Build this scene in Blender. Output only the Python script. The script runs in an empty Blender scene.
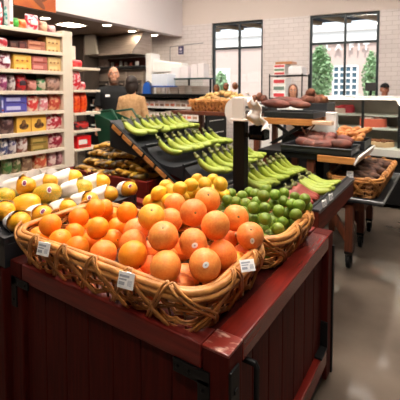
import bpy, bmesh, math, random
import numpy as np
from mathutils import Vector, Matrix, Euler

random.seed(7)
PI = math.pi
SC = bpy.context.scene
COL = SC.collection

# ---------------------------------------------------------------- camera and surveying helpers
F = 375.0
CH = 1.42
PITCH = math.radians(3)
YAW = math.radians(33.5)
SH = -(109 / F - math.tan(PITCH))
RX = (math.cos(YAW), -math.sin(YAW))
UX = (math.sin(YAW), math.cos(YAW))
CAM = Vector((0, 0, CH))


def ray(px, py):
    x = (px - 200) / F
    y = (200 - py) / F + SH
    d0, d1, d2 = x, math.cos(PITCH) + y * math.sin(PITCH), -math.sin(PITCH) + y * math.cos(PITCH)
    return Vector((d0 * RX[0] + d1 * RX[1], d0 * UX[0] + d1 * UX[1], d2))


def atz(px, py, z):
    r = ray(px, py)
    return CAM + r * ((z - CH) / r.z)


def aty(px, py, Y):
    r = ray(px, py)
    return CAM + r * (Y / r.y)


def atx(px, py, X):
    r = ray(px, py)
    return CAM + r * (X / r.x)


def depth(P):
    return -P[0] * math.sin(YAW) + P[1] * math.cos(YAW)


def atd(px, py, D):
    r = ray(px, py)
    return CAM + r * (D / depth(r))


def proj(P):
    P = Vector(P) - CAM
    w0 = P.x * RX[0] + P.y * UX[0]
    w1 = P.x * RX[1] + P.y * UX[1]
    fw = w1 * math.cos(PITCH) - P.z * math.sin(PITCH)
    up = w1 * math.sin(PITCH) + P.z * math.cos(PITCH)
    return 200 + F * w0 / fw, 200 - F * (up / fw - SH)


cam_data = bpy.data.cameras.new('camera')
cam = bpy.data.objects.new('camera', cam_data)
COL.objects.link(cam)
cam.location = CAM
cam.rotation_euler = (PI / 2 - PITCH, 0, YAW)
cam_data.sensor_width = 36
cam_data.lens = F / 400 * 36
cam_data.shift_y = SH * F / 400
cam_data.clip_start = 0.05
cam_data.clip_end = 200
cam_data.dof.use_dof = True
cam_data.dof.focus_distance = 1.2
cam_data.dof.aperture_fstop = 8.0
SC.camera = cam


# ---------------------------------------------------------------- materials
def lin(c):
    return tuple(((v / 255) / 12.92 if v / 255 <= 0.04045 else ((v / 255 + 0.055) / 1.055) ** 2.4) for v in c) + (1.0,)


def nn(nt, kind, **kw):
    n = nt.nodes.new(kind)
    for k, v in kw.items():
        setattr(n, k, v)
    return n


def mat(name, c, rough=0.5, metal=0.0, var=0.0, c2=None, scale=8.0, stretch=(1, 1, 1), bump=0.0, bscale=None, rnd=0.0,
        emit=None, emit_s=0.0, spec=0.5, coat=0.0, sub=0.0, alpha=1.0, trans=0.0, detail=3.0, lo=0.35, hi=0.65):
    m = bpy.data.materials.new(name)
    m.use_nodes = True
    nt = m.node_tree
    b = nt.nodes['Principled BSDF']
    b.inputs['Roughness'].default_value = rough
    b.inputs['Metallic'].default_value = metal
    b.inputs['Specular IOR Level'].default_value = spec
    b.inputs['Coat Weight'].default_value = coat
    b.inputs['Coat Roughness'].default_value = 0.15
    b.inputs['Transmission Weight'].default_value = trans
    b.inputs['Alpha'].default_value = alpha
    if sub:
        b.inputs['Subsurface Weight'].default_value = sub
        b.inputs['Subsurface Radius'].default_value = (0.02, 0.008, 0.003)
    ca = lin(c)
    cb = lin(c2) if c2 else ca
    b.inputs['Base Color'].default_value = ca
    need = c2 is not None or var or bump
    if need:
        tc = nn(nt, 'ShaderNodeTexCoord')
        mp = nn(nt, 'ShaderNodeMapping')
        mp.inputs['Scale'].default_value = stretch
        nt.links.new(tc.outputs['Object'], mp.inputs['Vector'])
    col = None
    if c2 is not None or var:
        nz = nn(nt, 'ShaderNodeTexNoise')
        nz.inputs['Scale'].default_value = scale
        nz.inputs['Detail'].default_value = detail
        nt.links.new(mp.outputs[0], nz.inputs['Vector'])
        rp = nn(nt, 'ShaderNodeValToRGB')
        rp.color_ramp.elements[0].position = lo
        rp.color_ramp.elements[1].position = hi
        if c2 is None:
            cb = tuple(min(1, v * (1 + var)) for v in ca[:3]) + (1,)
            ca = tuple(v * (1 - var) for v in ca[:3]) + (1,)
        rp.color_ramp.elements[0].color = ca
        rp.color_ramp.elements[1].color = cb
        nt.links.new(nz.outputs['Fac'], rp.inputs['Fac'])
        col = rp.outputs['Color']
    if rnd:
        oi = nn(nt, 'ShaderNodeObjectInfo')
        hs = nn(nt, 'ShaderNodeHueSaturation')
        mr = nn(nt, 'ShaderNodeMapRange')
        mr.inputs['To Min'].default_value = 1 - rnd
        mr.inputs['To Max'].default_value = 1 + rnd
        nt.links.new(oi.outputs['Random'], mr.inputs['Value'])
        nt.links.new(mr.outputs[0], hs.inputs['Value'])
        mh = nn(nt, 'ShaderNodeMapRange')
        mh.inputs['To Min'].default_value = 0.5 - rnd * 0.06
        mh.inputs['To Max'].default_value = 0.5 + rnd * 0.06
        nt.links.new(oi.outputs['Random'], mh.inputs['Value'])
        nt.links.new(mh.outputs[0], hs.inputs['Hue'])
        if col:
            nt.links.new(col, hs.inputs['Color'])
        else:
            hs.inputs['Color'].default_value = ca
        col = hs.outputs['Color']
    if col:
        nt.links.new(col, b.inputs['Base Color'])
    if bump:
        nb = nn(nt, 'ShaderNodeTexNoise')
        nb.inputs['Scale'].default_value = bscale or scale * 4
        nb.inputs['Detail'].default_value = 2
        nt.links.new(mp.outputs[0], nb.inputs['Vector'])
        bp = nn(nt, 'ShaderNodeBump')
        bp.inputs['Strength'].default_value = bump
        bp.inputs['Distance'].default_value = 0.004
        nt.links.new(nb.outputs['Fac'], bp.inputs['Height'])
        nt.links.new(bp.outputs[0], b.inputs['Normal'])
    if emit:
        b.inputs['Emission Color'].default_value = lin(emit)
        b.inputs['Emission Strength'].default_value = emit_s
    return m


def brick_mat(name, c, mortar, bw, bh, msize=0.004, rough=0.25):
    m = mat(name, c, rough)
    nt = m.node_tree
    b = nt.nodes['Principled BSDF']
    tc = nn(nt, 'ShaderNodeTexCoord')
    sep = nn(nt, 'ShaderNodeSeparateXYZ')
    cmb = nn(nt, 'ShaderNodeCombineXYZ')
    nt.links.new(tc.outputs['Object'], sep.inputs[0])
    nt.links.new(sep.outputs['X'], cmb.inputs['X'])
    nt.links.new(sep.outputs['Z'], cmb.inputs['Y'])
    bt = nn(nt, 'ShaderNodeTexBrick')
    bt.inputs['Scale'].default_value = 1
    bt.inputs['Brick Width'].default_value = bw
    bt.inputs['Row Height'].default_value = bh
    bt.inputs['Mortar Size'].default_value = msize
    bt.inputs['Color1'].default_value = lin(c)
    bt.inputs['Color2'].default_value = lin(tuple(max(0, v - 6) for v in c))
    bt.inputs['Mortar'].default_value = lin(mortar)
    nt.links.new(cmb.outputs[0], bt.inputs['Vector'])
    nt.links.new(bt.outputs['Color'], b.inputs['Base Color'])
    bp = nn(nt, 'ShaderNodeBump')
    bp.inputs['Strength'].default_value = 0.3
    bp.inputs['Distance'].default_value = 0.003
    bp.invert = True
    nt.links.new(bt.outputs['Fac'], bp.inputs['Height'])
    nt.links.new(bp.outputs[0], b.inputs['Normal'])
    return m


def glass_mat(name, tint=(255, 255, 255), gloss=0.08):
    m = bpy.data.materials.new(name)
    m.use_nodes = True
    nt = m.node_tree
    for n in list(nt.nodes):
        if n.type != 'OUTPUT_MATERIAL':
            nt.nodes.remove(n)
    out = nt.nodes['Material Output']
    tr = nn(nt, 'ShaderNodeBsdfTransparent')
    tr.inputs[0].default_value = lin(tint)
    gl = nn(nt, 'ShaderNodeBsdfGlossy')
    gl.inputs['Roughness'].default_value = 0.03
    mx = nn(nt, 'ShaderNodeMixShader')
    mx.inputs[0].default_value = gloss
    nt.links.new(tr.outputs[0], mx.inputs[1])
    nt.links.new(gl.outputs[0], mx.inputs[2])
    nt.links.new(mx.outputs[0], out.inputs['Surface'])
    return m


def fruit_mat(name, c, c2, c3, rough=0.42, pore=60, bump=0.12, rnd=0.08, scale=9):
    """peel: base colour mottled towards c2, with a patch of c3 round the stem end"""
    m = mat(name, c, rough, c2=c2, scale=scale, bump=bump, bscale=pore * 4, rnd=rnd, spec=0.4, sub=0.06)
    return m


M = {}
M['floor'] = mat('polished_concrete', (118, 105, 94), 0.09, c2=(92, 81, 72), scale=1.6, detail=8, bump=0.03, bscale=3, spec=0.6)
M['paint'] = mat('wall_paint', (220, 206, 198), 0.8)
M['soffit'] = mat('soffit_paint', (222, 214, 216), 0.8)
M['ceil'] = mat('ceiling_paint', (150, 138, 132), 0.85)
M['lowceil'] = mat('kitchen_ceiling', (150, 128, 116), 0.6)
M['tile'] = brick_mat('white_wall_tile', (230, 220, 218), (200, 187, 183), 0.2, 0.085)
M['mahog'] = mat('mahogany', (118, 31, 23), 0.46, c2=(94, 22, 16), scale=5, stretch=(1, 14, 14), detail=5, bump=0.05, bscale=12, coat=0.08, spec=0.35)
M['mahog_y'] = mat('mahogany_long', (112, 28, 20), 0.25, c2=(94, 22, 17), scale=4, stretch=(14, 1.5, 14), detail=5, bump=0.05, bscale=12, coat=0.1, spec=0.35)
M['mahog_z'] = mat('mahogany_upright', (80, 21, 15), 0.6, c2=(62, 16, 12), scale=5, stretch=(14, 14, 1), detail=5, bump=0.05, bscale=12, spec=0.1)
M['scuff'] = mat('scuffed_mahogany', (120, 36, 27), 0.3, c2=(214, 176, 160), scale=26, stretch=(1, 2.4, 1), detail=8, lo=0.55, hi=0.72)
M['black'] = mat('black_metal', (13, 13, 14), 0.55, spec=0.25)
M['blackpl'] = mat('black_plastic', (32, 34, 38), 0.42, var=0.12, scale=10)
M['blackgloss'] = mat('black_gloss', (16, 16, 18), 0.2)
M['grey'] = mat('grey_metal', (120, 120, 122), 0.4, metal=0.6)
M['steel'] = mat('stainless_steel', (190, 174, 162), 0.38, metal=0.45, c2=(166, 150, 138), scale=3, stretch=(1, 1, 12))
M['steeldk'] = mat('dark_steel', (104, 94, 88), 0.4, metal=0.4, var=0.15, scale=4)
M['white'] = mat('white_plastic', (244, 241, 239), 0.45)
M['cream'] = mat('cream_metal', (222, 208, 190), 0.5)
M['paper'] = mat('white_paper', (240, 232, 226), 0.85, bump=0.25, bscale=40, var=0.02)
M['print'] = mat('grey_print', (176, 178, 186), 0.7)
M['printdk'] = mat('dark_print', (50, 52, 60), 0.7)
M['wicker'] = mat('wicker_cane', (212, 148, 80), 0.45, c2=(158, 98, 48), scale=24, detail=4, bump=0.15, bscale=90)
M['wickerrim'] = mat('wicker_rim_cane', (214, 150, 82), 0.4, c2=(168, 108, 52), scale=20, detail=4, bump=0.12, bscale=90)
M['wickerin'] = mat('wicker_inner', (120, 76, 38), 0.6, c2=(84, 50, 24), scale=30)
M['orange'] = fruit_mat('orange_peel', (250, 148, 34), (244, 132, 24), (250, 160, 40))
M['grapefruit'] = fruit_mat('grapefruit_peel', (244, 154, 74), (236, 130, 58), (246, 170, 80), scale=7)
M['grapered'] = fruit_mat('grapefruit_peel_red', (236, 112, 46), (244, 140, 56), (230, 90, 50), scale=7)
M['grapeyel'] = fruit_mat('grapefruit_peel_yellow', (248, 180, 54), (244, 156, 60), (250, 190, 80), scale=7)
M['lemon'] = fruit_mat('lemon_peel', (228, 182, 50), (218, 164, 38), (240, 200, 60))
M['lime'] = fruit_mat('lime_peel', (46, 92, 18), (148, 164, 54), (150, 170, 60), rnd=0.2, scale=14)
M['mango'] = mat('mango_skin', (236, 172, 30), 0.4, c2=(214, 148, 26), scale=12, bump=0.05, rnd=0.06, sub=0.05)
M['mangogreen'] = mat('mango_skin_green', (226, 168, 34), 0.4, c2=(150, 146, 44), scale=9, bump=0.05, rnd=0.05)
M['stem'] = mat('stem_button', (110, 96, 40), 0.7)
M['card'] = mat('white_card', (252, 250, 248), 0.6)
M['sticker'] = mat('fruit_sticker', (240, 236, 232), 0.4)
M['stickerp'] = mat('fruit_sticker_purple', (130, 50, 90), 0.4)
M['banana'] = mat('green_banana', (132, 150, 44), 0.42, c2=(172, 180, 76), scale=14, rnd=0.1)
M['bananatip'] = mat('banana_crown', (104, 110, 44), 0.6, c2=(70, 60, 30), scale=30)
M['redbanana'] = mat('red_banana', (130, 44, 40), 0.42, c2=(158, 74, 52), scale=10, rnd=0.08)
M['plantain'] = mat('ripe_plantain', (198, 148, 44), 0.5, c2=(70, 46, 24), scale=16, stretch=(1, 1, 1), lo=0.48, hi=0.66, rnd=0.15, detail=4)
M['plantaindk'] = mat('dark_plantain', (170, 128, 46), 0.5, c2=(44, 30, 18), scale=13, lo=0.4, hi=0.58, rnd=0.15, detail=4)
M['yam'] = mat('yam_skin', (130, 68, 56), 0.6, c2=(88, 46, 38), scale=18, bump=0.3, bscale=40, rnd=0.12)
M['yambrown'] = mat('brown_root_skin', (126, 72, 44), 0.7, c2=(78, 42, 28), scale=24, bump=0.5, bscale=60, rnd=0.15)
M['potato'] = mat('potato_skin', (206, 170, 104), 0.6, c2=(168, 128, 72), scale=14, bump=0.2, rnd=0.12)
M['root'] = mat('dark_root_skin', (112, 76, 58), 0.75, c2=(62, 40, 33), scale=30, bump=0.5, bscale=60, rnd=0.2)
M['oak'] = mat('light_oak', (206, 142, 78), 0.45, c2=(176, 112, 56), scale=5, stretch=(1, 12, 12))
M['brownwood'] = mat('brown_wood', (112, 58, 34), 0.5, c2=(78, 38, 23), scale=5, stretch=(12, 12, 1))
M['railwood'] = mat('red_brown_rail', (112, 44, 28), 0.55, c2=(86, 30, 20), scale=5, stretch=(14, 1.5, 14), spec=0.2)
M['skin'] = mat('skin', (206, 148, 118), 0.5, sub=0.08)
M['skindk'] = mat('skin_tan', (176, 116, 88), 0.5, sub=0.08)
M['hairdk'] = mat('dark_hair', (38, 24, 18), 0.55, var=0.3, scale=40, stretch=(6, 6, 1))
M['hairbr'] = mat('brown_hair', (86, 46, 30), 0.55, var=0.3, scale=40, stretch=(6, 6, 1))
M['beard'] = mat('grey_brown_beard', (104, 76, 62), 0.8, var=0.2, scale=60)
M['shirt'] = mat('black_shirt', (12, 12, 15), 0.85, bump=0.2, bscale=20)
M['sweater'] = mat('beige_sweater', (206, 164, 118), 0.9, c2=(184, 140, 96), scale=30, bump=0.5, bscale=70)
M['jeans'] = mat('dark_jeans', (38, 42, 58), 0.85)
M['greenpl'] = mat('green_plastic', (12, 70, 48), 0.45)
M['glass'] = glass_mat('window_glass', (250, 252, 252), 0.05)
M['caseglass'] = glass_mat('case_glass', (246, 250, 248), 0.04)
M['film'] = glass_mat('clear_film', (246, 248, 250), 0.12)
M['frame'] = mat('window_frame', (34, 44, 48), 0.4)
M['lamp'] = mat('lamp_diffuser', (255, 250, 240), 0.5, emit=(255, 244, 230), emit_s=36)
M['strip'] = mat('strip_diffuser', (255, 250, 240), 0.5, emit=(255, 246, 236), emit_s=7)
M['can'] = mat('can_light', (255, 240, 214), 0.5, emit=(255, 236, 208), emit_s=44)
M['foliage'] = mat('tree_leaves', (150, 186, 136), 0.6, c2=(182, 208, 164), scale=3)
M['bark'] = mat('tree_bark', (110, 90, 70), 0.9)
M['facade'] = mat('facade_plaster', (212, 186, 176), 0.9)
M['facadelt'] = mat('facade_plaster_light', (244, 240, 236), 0.9)
M['bluegl'] = mat('office_glass', (84, 112, 128), 0.15)
M['canopy'] = mat('canopy_slab', (44, 56, 74), 0.8)
M['beam'] = mat('canopy_beam', (176, 148, 116), 0.8)
M['asphalt'] = mat('asphalt', (150, 148, 146), 0.9)


def colmat(name, c, c2=None, rough=0.4, scale=22, **kw):
    return mat(name, c, rough, c2=c2, scale=scale, **kw)


# ---------------------------------------------------------------- mesh builder
class MB:
    def __init__(s):
        s.bm = bmesh.new()

    def box(s, lo, hi, bev=0.0, rot=None, piv=None):
        lo, hi = Vector(lo), Vector(hi)
        c = (lo + hi) / 2
        d = hi - lo
        mt = Matrix.Translation(c) @ Matrix.Diagonal((d.x, d.y, d.z, 1))
        r = bmesh.ops.create_cube(s.bm, size=1, matrix=mt)
        vs = r['verts']
        if bev:
            es = list({e for v in vs for e in v.link_edges})
            rr = bmesh.ops.bevel(s.bm, geom=es, offset=bev, segments=2, affect='EDGES', profile=0.6)
            vs = list({v for f in rr['faces'] for v in f.verts} | {v for v in vs if v.is_valid})
        if rot is not None:
            p = Vector(piv) if piv is not None else c
            R = rot.to_matrix() if isinstance(rot, Euler) else rot
            for v in vs:
                v.co = p + R @ (v.co - p)
        return vs

    def ring_faces(s, rings, closed_u=True, cap=True, closed_v=False):
        bm = s.bm
        rv = [[bm.verts.new(p) for p in r] for r in rings]
        n = len(rv[0])
        m = len(rv)
        for i in range(m if closed_v else m - 1):
            a, b = rv[i], rv[(i + 1) % m]
            for j in range(n if closed_u else n - 1):
                k = (j + 1) % n
                try:
                    bm.faces.new((a[j], a[k], b[k], b[j]))
                except ValueError:
                    pass
        if cap and not closed_v:
            for r in (rv[0][::-1], rv[-1]):
                try:
                    bm.faces.new(r)
                except ValueError:
                    pass
        return rv

    def tube(s, pts, r, n=8, closed=False, cap=True, flat=1.0):
        pts = [Vector(p) for p in pts]
        m = len(pts)
        rr = r if hasattr(r, '__len__') else [r] * m
        rings = []
        prev = None
        for i, p in enumerate(pts):
            if closed:
                t = pts[(i + 1) % m] - pts[i - 1]
            else:
                t = pts[min(i + 1, m - 1)] - pts[max(i - 1, 0)]
            if t.length < 1e-9:
                t = Vector((0, 0, 1))
            t.normalize()
            if prev is None:
                a = Vector((0, 0, 1)) if abs(t.z) < 0.9 else Vector((1, 0, 0))
                nrm = (a - t * a.dot(t)).normalized()
            else:
                nrm = prev - t * prev.dot(t)
                nrm = nrm.normalized() if nrm.length > 1e-6 else prev
            prev = nrm
            bn = t.cross(nrm)
            rings.append([p + (nrm * math.cos(2 * PI * k / n) + bn * flat * math.sin(2 * PI * k / n)) * rr[i] for k in range(n)])
        s.ring_faces(rings, True, cap, closed)

    def bar(s, a, b, r, n=10):
        s.tube([a, b], r, n)

    def lathe(s, prof, n=20, mt=None, cap=True):
        mt = mt or Matrix()
        rings = [[mt @ Vector((r * math.cos(2 * PI * k / n), r * math.sin(2 * PI * k / n), z)) for k in range(n)] for r, z in prof]
        s.ring_faces(rings, True, cap)

    def ell(s, c, r, n=16, m=10, rot=None):
        c = Vector(c)
        r = (r, r, r) if not hasattr(r, '__len__') else r
        R = rot.to_matrix() if isinstance(rot, Euler) else (rot or Matrix.Identity(3))
        rings = []
        for i in range(m + 1):
            t = PI * i / m
            t = min(max(t, 0.03), PI - 0.03)
            rings.append([c + R @ Vector((r[0] * math.sin(t) * math.cos(2 * PI * k / n), r[1] * math.sin(t) * math.sin(2 * PI * k / n), -r[2] * math.cos(t))) for k in range(n)])
        s.ring_faces(rings)

    def prism(s, poly, a, b, axis='y'):
        """extrude a closed polygon (pairs) along an axis from a to b"""
        def P(u, v, w):
            return {'y': (u, w, v), 'x': (w, u, v), 'z': (u, v, w)}[axis]
        s.ring_faces([[P(u, v, a) for u, v in poly], [P(u, v, b) for u, v in poly]])

    def sheet(s, prof, a, b, th, axis='y'):
        """open profile of pairs thickened by th and extruded along an axis"""
        n = len(prof)
        off = []
        for i in range(n):
            p0 = Vector(prof[max(i - 1, 0)])
            p1 = Vector(prof[min(i + 1, n - 1)])
            t = (p1 - p0).normalized()
            off.append((prof[i][0] + t.y * th, prof[i][1] - t.x * th))
        s.prism(list(prof) + off[::-1], a, b, axis)

    def grid(s, fn, nu, nv):
        vs = [[s.bm.verts.new(fn(i / nu, j / nv)) for j in range(nv + 1)] for i in range(nu + 1)]
        for i in range(nu):
            for j in range(nv):
                s.bm.faces.new((vs[i][j], vs[i + 1][j], vs[i + 1][j + 1], vs[i][j + 1]))


def origin_of(parent):
    o = Vector((0, 0, 0))
    while parent is not None:
        o = o + Vector(parent.location)
        parent = parent.parent
    return o


def obj(name, mb, m, parent=None, smooth=False, loc=None, local=False, rot=None):
    """link a mesh; vertices are given in world space unless local, and stored relative to the parent's (or own) origin"""
    me = bpy.data.meshes.new(name)
    bm = mb.bm if isinstance(mb, MB) else mb
    if not local:
        o = origin_of(parent) if parent is not None else (Vector(loc) if loc is not None else Vector((0, 0, 0)))
        if o.length:
            bmesh.ops.translate(bm, verts=bm.verts, vec=-o)
    bmesh.ops.recalc_face_normals(bm, faces=bm.faces)
    bm.to_mesh(me)
    bm.free()
    for mm in (m if isinstance(m, (list, tuple)) else [m]):
        me.materials.append(mm)
    if smooth:
        me.polygons.foreach_set('use_smooth', [True] * len(me.polygons))
        if smooth != 'all':
            try:
                me.set_sharp_from_angle(angle=math.radians(40))
            except Exception:
                pass
    ob = bpy.data.objects.new(name, me)
    COL.objects.link(ob)
    if parent is not None:
        ob.parent = parent
        if local and loc is not None:
            ob.location = loc
    elif loc is not None:
        ob.location = loc
    if rot is not None:
        ob.rotation_euler = rot
    return ob


def tag(o, label, cat, group=None, kind=None):
    o['label'] = label
    o['category'] = cat
    if group:
        o['group'] = group
    if kind:
        o['kind'] = kind
    return o


def thing(name, label, cat, loc=(0, 0, 0), group=None, rz=0.0):
    o = bpy.data.objects.new(name, None)
    o.empty_display_size = 0.05
    COL.objects.link(o)
    o.location = loc
    o.rotation_euler = (0, 0, rz)
    return tag(o, label, cat, group)


def struct(o):
    o['kind'] = 'structure'
    return o


def dup(root, loc=None, rot=None, label=None, group=None, scale=None):
    r = root.copy()
    COL.objects.link(r)
    if loc is not None:
        r.location = loc
    if rot is not None:
        r.rotation_euler = rot
    if scale is not None:
        r.scale = scale if hasattr(scale, '__len__') else (scale,) * 3
    if label:
        r['label'] = label
    if group:
        r['group'] = group
    for ch in list(root.children):
        c = ch.copy()
        COL.objects.link(c)
        c.parent = r
        for g in list(ch.children):
            d = g.copy()
            COL.objects.link(d)
            d.parent = c
    return r


ORD = ['first', 'second', 'third', 'fourth', 'fifth', 'sixth', 'seventh', 'eighth', 'ninth', 'tenth', 'eleventh', 'twelfth', 'thirteenth', 'fourteenth',
       'fifteenth', 'sixteenth', 'seventeenth', 'eighteenth', 'nineteenth', 'twentieth', 'twenty-first', 'twenty-second', 'twenty-third', 'twenty-fourth']


# ================================================================ THE ROOM
WO = Vector((-4.45, 7.2, 0))
WA = math.atan(0.1707)
WM = Matrix.Translation(WO) @ Matrix.Rotation(WA, 4, 'Z')
WI = WM.inverted()


def wl(px, py, yl=0.0):
    """point on a plane parallel to the back wall, in the wall's own frame"""
    o = WI @ CAM
    d = WI.to_3x3() @ ray(px, py)
    return o + d * ((yl - o.y) / d.y)


def wobj(name, mb, m, parent=None, smooth=False):
    o = obj(name, mb, m, None, smooth, local=True)
    if parent is not None:
        o.parent = parent
    else:
        o.matrix_world = WM
    return o


RM = (-9.5, 5.0, -4.0)     # left, right, front
ZC = 4.2
fb = MB()
fb.box((RM[0], RM[2], -0.1), (RM[1], 9.4, 0))
struct(obj('floor', fb, M['floor']))
cb = MB()
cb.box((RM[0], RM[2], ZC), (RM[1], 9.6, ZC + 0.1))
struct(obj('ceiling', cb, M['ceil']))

w1a, w1b = wl(212, 23).x, wl(263, 19).x
w2a, w2b = wl(310, 15).x, wl(380, 10).x
WT = 2.93
SILL = 1.12
LX0, LX1 = -5.6, 9.8


def wallseg(mb, x0, x1, z0, z1, y1=0.2):
    mb.box((x0, 0, z0), (x1, y1, z1))


wb = MB()
for a, b in ((LX0, w1a), (w1b, w2a), (w2b, LX1)):
    wallseg(wb, a, b, 0, WT)
for a, b in ((w1a, w1b), (w2a, w2b)):
    wallseg(wb, a, b, 0, SILL)
struct(wobj('wall_back', wb, M['tile']))
wu = MB()
wallseg(wu, LX0, LX1, WT, ZC + 0.05)
struct(wobj('wall_upper', wu, M['paint']))
for nm, lo, hi in (('wall_left', (RM[0] - 0.15, RM[2], 0), (RM[0], 7.0, ZC)), ('wall_right', (RM[1], RM[2], 0), (RM[1] + 0.15, 8.7, ZC)),
                   ('wall_front', (RM[0], RM[2] - 0.15, 0), (RM[1], RM[2], ZC))):
    mb = MB()
    mb.box(lo, hi)
    struct(obj(nm, mb, M['paint'] if nm == 'wall_left' else mat(nm + '_low_bounce', (74, 56, 46), 0.7)))  # unseen front and right walls kept dark brown to cut bounced light

# dropped soffit over the kitchen
XS = -5.16
ZS = 2.67
sb = MB()
sb.box((XS - 0.2, 1.2, ZS), (XS, 7.06, ZC))
sb.box((RM[0], 1.2, ZS), (XS - 0.2, 1.4, ZC))
struct(obj('wall_soffit', sb, M['soffit']))
sb = MB()
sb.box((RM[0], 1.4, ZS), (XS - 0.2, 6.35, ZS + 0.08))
struct(obj('ceiling_kitchen', sb, M['lowceil']))


def window(n, x0, x1, xm, zm):
    fr = MB()
    t = 0.045
    for a, b in ((x0, x0 + t), (xm - t / 2, xm + t / 2), (x1 - t, x1)):
        fr.box((a, 0.05, SILL), (b, 0.13, WT), 0.006)
    for z in (SILL, zm - t / 2, WT - t):
        fr.box((x0, 0.055, z), (x1, 0.125, z + t), 0.006)
    o = struct(wobj('window_%d' % n, fr, M['frame']))
    g = MB()
    g.box((x0 + 0.01, 0.085, SILL + 0.01), (x1 - 0.01, 0.092, WT - 0.01))
    wobj('pane', g, M['glass'], o)
    s = MB()
    s.box((x0 - 0.03, -0.03, SILL - 0.03), (x1 + 0.03, 0.05, SILL), 0.005)
    wobj('window_sill', s, M['white'], o)


window(1, w1a, w1b, wl(238.5, 40).x, wl(238, 47.5).z)
window(2, w2a, w2b, wl(345, 40).x, wl(345, 42).z)

# ---------------------------------------------------------------- outside
gb = MB()
gb.box((-26, 0.25, -0.25), (30, 40, -0.12))
struct(wobj('ground_outside', gb, M['asphalt']))
YB = 15.0
bt = thing('building', 'pale pink building across the street with white sign letters', 'building')
bt.matrix_world = WM
a = wl(196, 60, YB)
b = wl(420, 60, YB)
ztop = wl(345, 27, YB).z
zmid = wl(345, 43.5, YB).z
mb = MB()
mb.box((a.x - 4, YB, -0.2), (b.x + 6, YB + 3, zmid))
wobj('wall', mb, M['facade'], bt)
mb = MB()
mb.box((a.x - 4, YB - 0.15, zmid), (b.x + 6, YB + 3, ztop), 0.03)
mb.box((a.x - 4, YB - 0.3, ztop - 0.25), (b.x + 6, YB + 3, ztop), 0.03)
wobj('parapet', mb, M['facadelt'], bt)
# big gridded office window
p0, p1 = wl(333.5, 66.5, YB), wl(357, 96, YB)
mb = MB()
mb.box((p0.x, YB - 0.05, p1.z), (p1.x, YB + 0.05, p0.z))
wo = wobj('window', mb, M['bluegl'], bt)
mb = MB()
nx, nz = 4, 5
for i in range(nx + 1):
    x = p0.x + (p1.x - p0.x) * i / nx
    mb.box((x - 0.05, YB - 0.12, p1.z), (x + 0.05, YB - 0.03, p0.z))
for i in range(nz + 1):
    z = p1.z + (p0.z - p1.z) * i / nz
    mb.box((p0.x, YB - 0.12, z - 0.05), (p1.x, YB - 0.03, z + 0.05))
o = wobj('window_grid', mb, M['facadelt'], wo)
# doorway seen through the first window
p0, p1 = wl(216, 69, YB), wl(230, 100, YB)
mb = MB()
mb.box((p0.x, YB - 0.06, p1.z), (p1.x, YB + 0.05, p0.z))
wo = wobj('doorway', mb, M['facadelt'], bt)
mb = MB()
mb.box((p0.x + 0.25, YB - 0.1, p1.z), (p1.x - 0.25, YB - 0.05, p0.z - 0.35))
wobj('glazed_door', mb, M['bluegl'], wo)
# sign letters
for ch, xa in (('L', 326), ('A', 335.5), ('F', 349), ('I', 357.5), ('T', 363)):
    cu = bpy.data.curves.new('sign_letter', 'FONT')
    cu.body = ch
    q0, q1 = wl(xa, 50.5, YB), wl(xa, 43.8, YB)
    cu.size = (q1.z - q0.z) * 1.42
    cu.extrude = 0.06
    cu.offset = 0.012
    cu.materials.append(M['white'])
    tmp = bpy.data.objects.new('sign_letter_curve', cu)
    lm_ = bpy.data.meshes.new_from_object(tmp)
    bpy.data.objects.remove(tmp)
    lo = bpy.data.objects.new('sign_letter', lm_)
    COL.objects.link(lo)
    lo.parent = bt
    lo.location = (q0.x, YB - 0.25, q0.z)
    lo.rotation_euler = (PI / 2, 0, 0)

# canopy outside over the windows
cn = thing('entrance_canopy', 'blue grey slab canopy with tan beams outside above the windows', 'canopy')
cn.matrix_world = WM
mb = MB()
mb.box((w1a - 1.5, 0.3, 3.0), (w2b + 1.5, 1.35, 3.1))
wobj('slab', mb, M['canopy'], cn)
for i in range(9):
    x = w1a - 0.6 + i * 0.62
    mb = MB()
    mb.box((x, 0.34, 2.93), (x + 0.13, 1.3, 2.998), rot=Euler((0, 0, -0.5)))
    wobj('beam', mb, M['beam'], cn)


def tree(px0, px1, pytop, yl, n, label, seed):
    rnd = random.Random(seed)
    a, b = wl(px0, 95, yl), wl(px1, 95, yl)
    zt = wl((px0 + px1) / 2, pytop, yl).z
    cx, rx = (a.x + b.x) / 2, (b.x - a.x) / 2
    t = thing('street_tree', label, 'tree')
    t.matrix_world = WM @ Matrix.Translation((cx, yl, -0.15))
    mb = MB()
    mb.tube([(0, 0, 0), (0.05, 0, 0.8), (-0.03, 0.04, 1.7), (0, 0, zt * 0.7)], [0.11, 0.09, 0.07, 0.03], 8)
    for k in range(5):
        an = k * 1.3
        mb.tube([(0, 0, 0.9 + 0.15 * k), (rx * 0.5 * math.cos(an), rx * 0.4 * math.sin(an), 1.5 + 0.2 * k)], [0.04, 0.015], 6)
    wobj('trunk', mb, M['bark'], t)
    mb = MB()
    for k in range(n):
        while True:
            u = Vector((rnd.uniform(-1, 1), rnd.uniform(-1, 1), rnd.uniform(-1, 1)))
            if 0.3 < u.length < 1:
                break
        h = (zt + 0.15 - 0.5)
        p = Vector((u.x * rx * (1 + 0.12 * math.sin(5 * u.z)), u.y * rx * 0.8, 0.5 + h / 2 + u.z * h / 2))
        e = Euler((rnd.uniform(-1, 1), rnd.uniform(-1, 1), rnd.uniform(0, 6)))
        R = e.to_matrix()
        s_ = rnd.uniform(0.05, 0.11)
        vs = [mb.bm.verts.new(p + R @ Vector(q) * s_) for q in ((-1, 0, 0), (0, -0.5, 0.1), (1, 0, 0), (0, 0.5, 0.1))]
        mb.bm.faces.new(vs)
    wobj('crown', mb, M['foliage'], t)


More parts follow.
